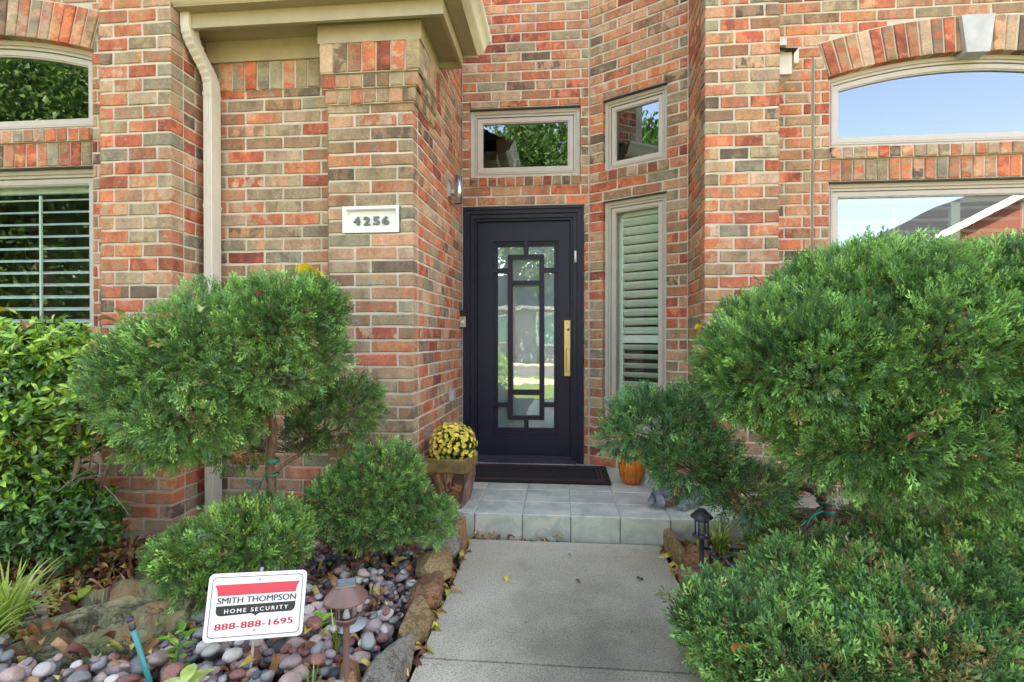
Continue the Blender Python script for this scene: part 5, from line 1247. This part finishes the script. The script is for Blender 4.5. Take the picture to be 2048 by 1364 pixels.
# ---------------------------------------------------------------- path lights
def path_light(px, pyb, zb, cap_py, capw, mat, label, big=True):
    f = atz(px, pyb, zb); z = proj(f)[2]; ks = z/F; ztop = f.z+(pyb-cap_py)*ks*1.0; Rr = capw/2*ks
    e = empty('path_light', f, label, 'path light', 'solar path lights')
    c = (f.x, f.y, 0); H_ = ztop
    if big:
        MB().lathe([(0, H_), (Rr*.42, H_-.001), (Rr*.48, H_-.004), (Rr*.98, H_-Rr*.62), (Rr*1.0, H_-Rr*.68), (Rr*.97, H_-Rr*.72), (Rr*.5, H_-Rr*.60), (0, H_-Rr*.6)], c, 40).build('cap', mat, e)
        s = Rr*.40; a = R(20); MB().box(-s, s, -s*.9, s*.9, H_, H_+.003, lambda x, y, z_: Vector((c[0]+x*math.cos(a)-y*math.sin(a), c[1]+x*math.sin(a)+y*math.cos(a), z_))).build('solar_panel', M['solar'], e)
        b2 = MB(); q = s*1.1; b2.ring([(-q, -q*.92), (q, -q*.92), (q, q*.92), (-q, q*.92)], [(-s, -s*.9), (s, -s*.9), (s, s*.9), (-s, s*.9)], lambda x, d, y: Vector((c[0]+x*math.cos(a)-y*math.sin(a), c[1]+x*math.sin(a)+y*math.cos(a), H_+.004-d)), 0, .005); b2.build('panel_rim', M['silver'], e)
        zl = H_-Rr*.62; zb_ = zl-Rr*.95
        MB().lathe([(Rr*.50, zl), (Rr*.47, zb_)], c, 32).build('lamp_glass', M['clear'], e)
        fr_ = MB(); 
        for i in range(4):
            g = R(45+90*i+10); p0 = Vector((c[0]+math.cos(g)*Rr*.53, c[1]+math.sin(g)*Rr*.53, zl)); fr_ = MB().tube([p0, p0+Vector((-math.cos(g)*Rr*.03, -math.sin(g)*Rr*.03, zb_-zl))], Rr*.035, 6).build('strut', mat, e)
        MB().lathe([(Rr*.50, zb_+Rr*.10), (Rr*.56, zb_+Rr*.08), (Rr*.56, zb_), (Rr*.45, zb_-Rr*.02), (Rr*.45, zb_-Rr*.22), (Rr*.16, zb_-Rr*.26), (0, zb_-Rr*.26)], c, 32).build('base_cup', mat, e)
        MB().lathe([(Rr*.18, zb_+.0), (Rr*.05, zb_+Rr*.5), (0, zb_+Rr*.5)], c, 12).build('bulb', M['white'], e)
        MB().lathe([(Rr*.15, zb_-Rr*.2), (Rr*.13, f.z+.03), (Rr*.19, f.z+.02)], c, 16).build('stake', mat, e)
        MB().lathe([(Rr*.17, f.z+.022), (Rr*.1, f.z-.03)], c, 12).build('ground_spike', M['plastic'], e)
    else:
        MB().lathe([(0, H_), (Rr*.40, H_-.001), (Rr*.42, H_-Rr*.12), (Rr*.60, H_-Rr*.22), (Rr*.62, H_-Rr*.30), (Rr*1.0, H_-Rr*.66), (Rr*.98, H_-Rr*.72), (Rr*.6, H_-Rr*.62), (0, H_-Rr*.6)], c, 32).build('cap', mat, e)
        zl = H_-Rr*.62; zb_ = zl-Rr*1.75; ring_ = lambda z0, r0: MB().lathe([(r0*.82, z0), (r0, z0+.001), (r0, z0+Rr*.12), (r0*.82, z0+Rr*.12)], c, 24)
        ring_(zl-Rr*.42, Rr*.66).build('ring', mat, e)
        for i in range(4):
            g = R(50+90*i); p0 = Vector((c[0]+math.cos(g)*Rr*.60, c[1]+math.sin(g)*Rr*.60, zl)); MB().tube([p0, p0+Vector((0, 0, zb_-zl))], Rr*.075, 6).build('strut', mat, e)
        MB().lathe([(Rr*.45, zl), (Rr*.45, zb_)], c, 20).build('lamp_glass', M['clear'], e)
        MB().lathe([(0, zb_+Rr*.2), (Rr*.42, zb_+Rr*.16), (Rr*.5, zb_+Rr*.05)], c, 20).build('reflector', M['silver'], e)
        MB().lathe([(0, zb_+Rr*.06), (Rr*.78, zb_+Rr*.04), (Rr*.80, zb_-Rr*.12), (Rr*.3, zb_-Rr*.22), (Rr*.22, zb_-Rr*.25), (Rr*.22, f.z+.02), (Rr*.30, f.z+.015), (Rr*.05, f.z-.03)], c, 24).build('stake', mat, e)
    return e
path_light(693, 1385, .03, 1166, 86, M['bronze'], 'brown mushroom capped solar path light among the pebbles beside the sign')
path_light(1403, 1143, .045, 1018, 44, M['lampblue'], 'small dark slate coloured lantern path light on the right of the walk', False)
# a flat grey disc lying behind the brown lamp, and the teal pipe
gd = atz(700, 1250, .07); thing('valve_cover', MB().lathe([(0, gd.z+.006), (.056, gd.z+.006), (.06, gd.z)], (gd.x, gd.y, 0), 28), M['galv'], 'round grey plastic cover lying on the pebbles behind the brown path light', 'cover')
pa, pb_ = cpt(306, 1385, 1.66), cpt(262, 1246, 1.62); dd_ = (pb_-pa).normalized()
tpip = empty('marker_pipe', pa, 'thin teal pipe with a dark end cap leaning in front of the mossy slab', 'pipe')
MB().tube([pa-dd_*.08, pb_-dd_*.012], .0078, 16).build('pipe', M['teal'], tpip)
MB().tube([pb_-dd_*.022, pb_-dd_*.006], .0092, 16).build('collar', M['lampblue'], tpip); MB().tube([pb_-dd_*.006, pb_+dd_*.008], .0080, 16).build('neck', M['stem'], tpip)
MB().tube([pb_+dd_*.008, pb_+dd_*.018], [.0105, .0112], 16).build('end_cap', M['lampblue'], tpip)

# ---------------------------------------------------------------- things on the porch
def pot_frame(cx, cy, a): ca, sa = math.cos(a), math.sin(a); return lambda x, y, z: Vector((cx+x*ca-y*sa, cy+x*sa+y*ca, z))
PT = NT('painted_planter'); o_ = PT.coord(); wv = PT.n('TexNoise'); wv.inputs['Scale'].default_value = 7; wv.inputs['Detail'].default_value = 3; wv.inputs['Distortion'].default_value = 2.5; PT.l(PT.scale(o_, (1, 1, .6)), wv.inputs['Vector'])
PT.bump(PT.noise(o_, 60, 5), .5, .002); PT.set(PT.ramp(wv.outputs['Fac'], [(.34, (.045, .03, .025)), (.46, (.13, .06, .035)), (.5, (.22, .10, .05)), (.56, (.42, .20, .10)), (.6, (.12, .075, .055)), (.75, (.05, .035, .03))]), PT.ramp(PT.noise(o_, 9, 3), [(.3, (.3,)*3), (.7, (.5,)*3)]))
PR = paint('aged_brass_rim', (.22, .15, .055), .45, .45, .4, sc=14)
fc = atz(893, 1019, PZ); pf = pot_frame(fc.x-.0, fc.y+.125, R(-6)); zt = PZ+.305
pe = empty('flower_planter', (fc.x, fc.y+.125, PZ), 'square tapered planter with mottled copper brown sides and ochre rim', 'planter')
hb_, ht = .098, .135
m = MB(); v = []
def sq(h, z): return [pf(x*h, y*h, z) for x, y in ((-1, -1), (1, -1), (1, 1), (-1, 1))]
lv = [sq(hb_, PZ), sq(hb_+.012, PZ+.06), sq(hb_+.028, PZ+.16), sq(ht-.008, zt-.085)]
for l in lv: v += l
m.add(v, [(i*4+k, i*4+(k+1) % 4, (i+1)*4+(k+1) % 4, (i+1)*4+k) for i in range(3) for k in range(4)]+[(3, 2, 1, 0)]); m.build('body', PT.m, pe)
m = MB(); v = []; lv = [sq(ht-.008, zt-.087), sq(ht, zt-.083), sq(ht+.004, zt-.004), sq(ht+.001, zt), sq(ht-.014, zt), sq(ht-.02, zt-.05)]
for l in lv: v += l
m.add(v, [(i*4+k, i*4+(k+1) % 4, (i+1)*4+(k+1) % 4, (i+1)*4+k) for i in range(5) for k in range(4)]); m.build('rim', PR, pe)
m = MB(); m.add(sq(ht-.016, zt-.035), [(0, 1, 2, 3)]); m.build('potting_soil', M['soil'], pe)
r = np.random.default_rng(5); mc = np.array(pf(.02, -.01, zt+.062)); me_ = empty('chrysanthemum', (mc[0], mc[1], zt-.035), 'bushy yellow chrysanthemum in full bloom growing in the square planter', 'flowers')
RX, RZ = .138, .128
n = 1500; d = r.normal(size=(n*3, 3)); d /= np.linalg.norm(d, axis=1, keepdims=True); d = d[d[:, 2] > -.45][:n]; n = len(d)
# even spacing
pts = [];
for q in d:
    if all(np.dot(q, k) < .990 for k in pts): pts.append(q)
d = np.array(pts); d = d[~((d[:, 2] < .12) & (r.random(len(d)) < .45))]; n = len(d); Pf = mc+d*np.array([RX, RX, RZ])*r.uniform(.92, 1.07, (n, 1))
V, Q, T = [], [], []
for ly, (cnt, rad, el_, c) in enumerate(((11, 1.0, .35, (.95, .74, .12)), (9, .72, .75, (.97, .82, .22)), (6, .4, 1.15, (.88, .60, .10)))):
    for i in range(cnt):
        a = 2*math.pi*i/cnt+ly*.3; e_ = el_; dr_ = np.array([math.cos(a)*math.cos(e_), math.sin(a)*math.cos(e_), math.sin(e_)]); s_ = np.array([-math.sin(a), math.cos(a), 0]); k = len(V)
        V += [s_*.0, dr_*rad*.6-s_*.17*rad, dr_*rad+np.array([0, 0, .05]), dr_*rad*.6+s_*.17*rad]; Q.append((k, k+1, k+2, k+3)); T += [np.array(c)*.7]+[np.array(c)]*3
V = np.array(V); Q = np.array(Q); T = np.array(T); nn2 = d+r.normal(size=d.shape)*.25; VV, FF, K = scatter(V, Q, Pf, basis(nn2, r.uniform(0, 6, n)), r.uniform(.0150, .0205, n))
tt = (np.tile(T, (n, 1))*np.repeat(r.uniform(.8, 1.2, (n, 1)), K, axis=0)); o = np_mesh('blossoms', VV, FF, M['petal'], tt, me_); o['kind'] = 'stuff'
n = 1500; d = r.normal(size=(n, 3)); d /= np.linalg.norm(d, axis=1, keepdims=True); d = d[d[:, 2] > -.7]; n = len(d); Pl = mc+d*np.array([RX, RX, RZ])*r.uniform(.45, .86, (n, 1)); Pl = Pl[Pl[:, 2] > zt-.03]; d = d[:len(Pl)]; n = len(Pl)
leaves('foliage', me_, Pl, (Pl-mc)+r.normal(size=(n, 3))*.05, r.uniform(0, 6, n), r.uniform(.018, .03, n), np.array([(.05, .14, .03)])*r.uniform(.6, 1.4, (n, 1)), [leaf_mesh(1, .55, .2, .2, 4, .2)], M['leaf'], r)
tw = MB()
for i in range(14): a = i*.449*2; tw.tube([(mc[0]+math.cos(a)*.01, mc[1]+math.sin(a)*.01, zt-.05), (mc[0]+math.cos(a)*.08, mc[1]+math.sin(a)*.08, mc[2]+.02)], [.003, .0015], 5)
tw.build('stems', M['bark'], me_)
# door mat
MT = NT('coir_mat'); o_ = MT.coord(); MT.bump(MT.noise(o_, 420, 3, .8), 1, .006); MT.set(MT.ramp(MT.noise(o_, 300, 3, .8), [(.35, (.006, .005, .005)), (.6, (.022, .016, .014)), (.75, (.07, .035, .02))]), 1)
MT2 = NT('coir_mat_brown'); o_ = MT2.coord(); MT2.bump(MT2.noise(o_, 420, 3, .8), 1, .006); MT2.set(MT2.ramp(MT2.noise(o_, 240, 3, .8), [(.35, (.02, .011, .008)), (.6, (.13, .062, .03)), (.75, (.22, .11, .05))]), 1)
ml, mr = atz(905, 968, PZ).x, atz(1222, 968, PZ).x; my0, my1 = atz(1080, 967.5, PZ).y, 4.17
mt = empty('door_mat', ((ml+mr)/2, my0, PZ), 'black coir door mat with brown border lines lying in front of the door', 'door mat')
m = MB(); m.box(ml, mr, my0, my1, PZ+.001, PZ+.014); m.build('pile', MT.m, mt)
def mband(t0, t1): m = MB(); m.ring([(ml+t0, my0+t0), (mr-t0, my0+t0), (mr-t0, my1-t0*.8), (ml+t0, my1-t0*.8)], [(ml+t1, my0+t1), (mr-t1, my0+t1), (mr-t1, my1-t1*.8), (ml+t1, my1-t1*.8)], lambda x, d_, y: Vector((x, y, PZ+.0155-d_)), 0, .003); m.build('border_stripe', MT2.m, mt)
mband(.045, .058); mband(.075, .083)
m = MB(); rq = random.Random(8)
for i in range(900):      # loose fibres along the edge and the worn middle
    x = rq.uniform(ml+.1, mr-.1); y = rq.gauss((my0+my1)/2, .06); a = rq.uniform(0, 6.3); L_ = rq.uniform(.005, .02)
    p = Vector((x, y, PZ+.0155)); d_ = Vector((math.cos(a), math.sin(a)*.4, .15))*L_; s_ = Vector((-d_.y, d_.x, 0)).normalized()*.0008; m.add([p-s_, p+s_, p+d_], [(0, 1, 2)])
m.build('fibres', MT2.m, mt)
# orange ribbed ceramic pumpkin
g0 = atz(1266, 972, PZ); CP = NT('glazed_orange'); o_ = CP.coord(); CP.set(CP.ramp(CP.noise(CP.scale(o_, (6, 6, 1)), 12, 5), [(.3, (.40, .075, .008)), (.6, (.62, .16, .015)), (.8, (.30, .05, .01))]), .22)
pk = empty('ceramic_pumpkin', (g0.x, g0.y+.06, PZ), 'glossy orange ceramic pumpkin pot standing on the porch under the juniper', 'pumpkin')
prof = [(0, 0), (.052, 0), (.070, .012), (.086, .06), (.092, .11), (.088, .15), (.072, .185), (.045, .20), (.02, .195), (0, .19)]
vs = []; nseg = 72
for (q, z) in prof:
    for k in range(nseg): g = 2*math.pi*k/nseg; rr4 = q*(1-.09*abs(math.cos(g*5))**6); vs.append((g0.x+rr4*math.cos(g), g0.y+.07+rr4*math.sin(g), PZ+z))
m = MB(); m.add(vs, [(i*nseg+k, i*nseg+(k+1) % nseg, (i+1)*nseg+(k+1) % nseg, (i+1)*nseg+k) for i in range(len(prof)-1) for k in range(nseg)], True); m.build('body', CP.m, pk)
m = MB(); 
for k in range(5):
    g = R(-140+k*25); m.tube(bez([Vector((g0.x+math.cos(g+R(8)*i)*.0925, g0.y+.07+math.sin(g+R(8)*i)*.0925, PZ+.05+.02*math.sin(i*1.9+k)+i*.022)) for i in range(4)], 4), .0016, 5)
m.build('vine_pattern', M['bark'], pk)
MB().tube([(g0.x, g0.y+.07, PZ+.19), (g0.x+.01, g0.y+.07, PZ+.225)], [.012, .008], 8).build('stalk', M['stem'], pk)
# grey crouching animal sculpture, mostly behind the juniper
s0 = atz(1318, 1020, PZ); b = Vector((s0.x+.02, s0.y+.03, PZ))
sk = bpy.data.meshes.new('animal_statue'); J = [((.17, .10, .10), .085), ((.08, .07, .12), .082), ((.02, .03, .15), .065), ((-.02, .0, .20), .042), ((-.04, -.02, .25), .040), ((-.075, -.045, .245), .022),   # trunk, neck, head, muzzle
     ((-.01, .00, .08), .034), ((-.005, -.015, .035), .026), ((.0, -.045, .016), .020),          # near foreleg
     ((-.035, .04, .08), .032), ((-.05, .03, .035), .024), ((-.055, .0, .016), .019),            # far foreleg
     ((.20, .03, .06), .050), ((.14, -.02, .035), .035), ((.09, -.05, .016), .022),               # near hind leg
     ((.27, .12, .05), .03), ((.33, .08, .02), .018)]
E = [(0, 1), (1, 2), (2, 3), (3, 4), (4, 5), (2, 6), (6, 7), (7, 8), (2, 9), (9, 10), (10, 11), (0, 12), (12, 13), (13, 14), (0, 15), (15, 16)]
sk.from_pydata([Vector(j[0]) for j in J], E, []); so = bpy.data.objects.new('animal_statue', sk); col.objects.link(so)
md = so.modifiers.new('s', 'SKIN'); 
for i, j in enumerate(J): sk.skin_vertices[0].data[i].radius = (j[1], j[1])
sk.skin_vertices[0].data[0].use_root = True
so.modifiers.new('u', 'SUBSURF').levels = 2
dg = bpy.context.evaluated_depsgraph_get(); nm = bpy.data.meshes.new_from_object(so.evaluated_get(dg)); bpy.data.objects.remove(so)
V = np.empty(len(nm.vertices)*3); nm.vertices.foreach_get('co', V); V = V.reshape(-1, 3); V *= (1+.03*wave(V, 60, 3))[:, None]; V[:, 2] = np.maximum(V[:, 2], 0); nm.vertices.foreach_set('co', V.ravel())
nm.materials.clear(); nm.materials.append(M['foam']); nm.polygons.foreach_set('use_smooth', [True]*len(nm.polygons)); so = bpy.data.objects.new('animal_statue', nm); col.objects.link(so); so.location = b
tag(so, 'crouching grey stone animal statue on the porch half hidden by the juniper', 'statue')
for s_ in (-1, 1): MB().lathe([(0, .03), (.008, .015), (.012, 0)], (b.x-.045, b.y-.02+s_*.02, PZ+.28), 8).build('ear', M['foam'], so)
T, Q = leaf_mesh(2, .30, .3, .2, 6); T = T*.065; lf = np_mesh('glass_leaf', T, Q, M['silverleaf'] if 'silverleaf' in M else paint('pale_blue_leaf', (.38, .52, .50), .3), np.tile((.4, .5, .5), (len(T), 1)), smooth=True)
lf.location = at(1297, 950, 3.0); lf.rotation_euler = (R(180), R(20), .3); tag(lf, 'pale blue leaf shaped ornament hanging in front of the grey statue', 'ornament')

# ---------------------------------------------------------------- across the street (seen in the panes)
def tree(x, y, h, cr, seed, label, n=7000, cz=.62, ls=.22):
    r = np.random.default_rng(seed); e = empty('shade_tree', (x, y, -.1), label, 'tree', 'trees across the street'); P, D = [], []
    LO = [(np.array((x+r.uniform(-1, 1)*cr*.55, y+r.uniform(-1, 1)*cr*.55, h*cz+r.uniform(-1, 1)*h*.26)), cr*r.uniform(.4, .62)) for _ in range(11)]
    for c, q in LO:
        m = n//11; d = r.normal(size=(m, 3)); d /= np.linalg.norm(d, axis=1, keepdims=True); P.append(c+d*q*(1-.5*r.random((m, 1))**2)*(1+.2*wave(c+d*q, 2.2, seed))[:, None]); D.append(d+r.normal(size=(m, 3))*.6)
    P = np.vstack(P); D = np.vstack(D); m = len(P); c = np.array([(.06, .14, .025), (.09, .20, .035), (.04, .10, .02)])[r.integers(0, 3, m)]*r.uniform(.7, 1.3, (m, 1))
    leaves('crown', e, P, D, r.uniform(0, 6, m), r.uniform(.7, 1.3, m)*ls, c, [leaf_mesh(1, .6, .2, .2, 2)], M['treeleaf'], r)
    mb = MB(); mb.tube([(x, y, -.15), (x+.1, y, h*.3), (x, y+.1, h*.55)], [.26, .2, .12], 10)
    for c_, q in LO: mb.tube([(x, y, h*.32), tuple((np.array((x, y, h*.4))+c_)/2), tuple(c_)], [.12, .08, .03], 6, False)
    mb.build('trunk', M['bark'], e)
tree(-12.2, -5.0, 11, 4.3, 1, 'leafy tree on the left verge seen in the left window panes', 30000, .52, .17)
tree(-19, -11, 13, 5, 2, 'tall dark tree far left across the street', 26000, .5, .24)
tree(-17, -3.5, 9, 3.6, 3, 'second tall dark tree at the far left', 7000)
tree(-2.5, -17.5, 12, 4.4, 4, 'tall tree behind the opposite house seen in the transom over the door', 20000, .66, .24)
tree(3.6, -20.5, 12, 4.2, 5, 'broad tree right of centre behind the opposite house', 16000, .66, .26)
tree(-8.5, -19, 10, 4.0, 6, 'round tree left of centre behind the opposite house', 7000)
def far_house(name, x0, x1, y0, y1, h, ridge, gable, label, wallc, wins):
    e = empty(name, ((x0+x1)/2, y1, -.1), label, 'house', 'houses across the street'); m = MB(); m.box(x0, x1, y0, y1, -.1, h); m.build('wall', wallc, e)
    m = MB(); cy = (y0+y1)/2; cx = (x0+x1)/2
    if gable:      # gable end faces the street
        m.add([(x0, y1, h), (x1, y1, h), (cx, y1, ridge)], [(0, 1, 2)]); m.build('gable', wallc, e)
        m = MB(); m.add([(x0-.4, y1+.4, h-.15), (cx, y1+.4, ridge), (x1+.4, y1+.4, h-.15), (x0-.4, y0, h-.15), (cx, y0, ridge), (x1+.4, y0, h-.15)], [(0, 1, 4, 3), (1, 2, 5, 4)]); m.build('roof', M['shingle'], e)
        m = MB(); 
        for a, b in (((x0-.4, h-.15), (cx, ridge)), ((cx, ridge), (x1+.4, h-.15))): m.add([(a[0], y1+.42, a[1]-.28), (b[0], y1+.42, b[1]-.28), (b[0], y1+.42, b[1]+.04), (a[0], y1+.42, a[1]+.04), (a[0], y1+.36, a[1]-.28), (b[0], y1+.36, b[1]-.28), (b[0], y1+.36, b[1]+.04), (a[0], y1+.36, a[1]+.04)], [(0, 1, 2, 3), (4, 5, 1, 0), (7, 6, 5, 4), (3, 2, 6, 7)])
        m.build('rake_board', M['white'], e)
    else:
        m.add([(x0-.5, y1+.5, h-.1), (x1+.5, y1+.5, h-.1), (x1+.5, y0-.5, h-.1), (x0-.5, y0-.5, h-.1), (x0+2, cy, ridge), (x1-2, cy, ridge)], [(0, 1, 5, 4), (1, 2, 5), (2, 3, 4, 5), (3, 0, 4)]); m.build('roof', M['shingle'], e)
        m = MB(); m.box(x0-.5, x1+.5, y1+.45, y1+.52, h-.28, h-.08); m.build('eave_board', M['white'], e)
    for (a, b, c, d) in wins:
        f = MB().ring([(a-.1, c-.1), (b+.1, c-.1), (b+.1, d+.1), (a-.1, d+.1)], [(a, c), (b, c), (b, d), (a, d)], lambda x, q, z: Vector((x, y1+.05+q*-1, z)), 0, .1).build('window', M['white'], e); MB().box(a, b, y1+.005, y1+.02, c, d).build('pane', PANE, f)
PANE = paint('pale_curtain', (.16, .34, .30), .5, .2)
far_house('ranch_house', -12, 8, -27, -19.5, 2.9, 5.0, False, 'low grey ranch house directly across the street reflected in the door glass', paint('grey_siding', (.28, .28, .27), .8, .2), [(-9, -7.5, .9, 2.2), (-4.2, -2.6, .9, 2.3), (-1.2, .9, .8, 2.4), (1.9, 2.6, .3, 2.3), (4.5, 6.5, .9, 2.3)])
far_house('gabled_house', 15.5, 31, -27, -16.6, 5.2, 9.3, True, 'brick gabled house across the street reflected in the right window', paint('far_brick', (.26, .09, .06), .9, .3, .5, sc=30), [(20, 21.2, 3.2, 5.0), (24, 25.2, 3.2, 5.0)])
# near lawn planting seen in the door glass
r = np.random.default_rng(3)
def ball(x, y, rad, label):
    e = empty('round_shrub', (x, y, -.1), label, 'shrub'); crown(e, [(np.array((x, y, rad*.75)), np.array((rad, rad, rad*.8)))], 2500, .09, int(abs(x*10))+40, .02)
ball(-1.7, -3.2, .55, 'round green shrub at the street end of the walk')
hd_ = empty('sky_cover_hedge', (-16, -12, -.1), 'added leafy hedge far left across the street hiding bright sky from the left window', 'hedge')
crown(hd_, [(np.array((-13.-i*2.2, -11+i*1.2, 1.3)), np.array((2.0, 1.4, 1.7))) for i in range(5)], 9000, .5, 91, .0, name='foliage')  # added hedge, covers the bright horizon sky mirrored in the left panes
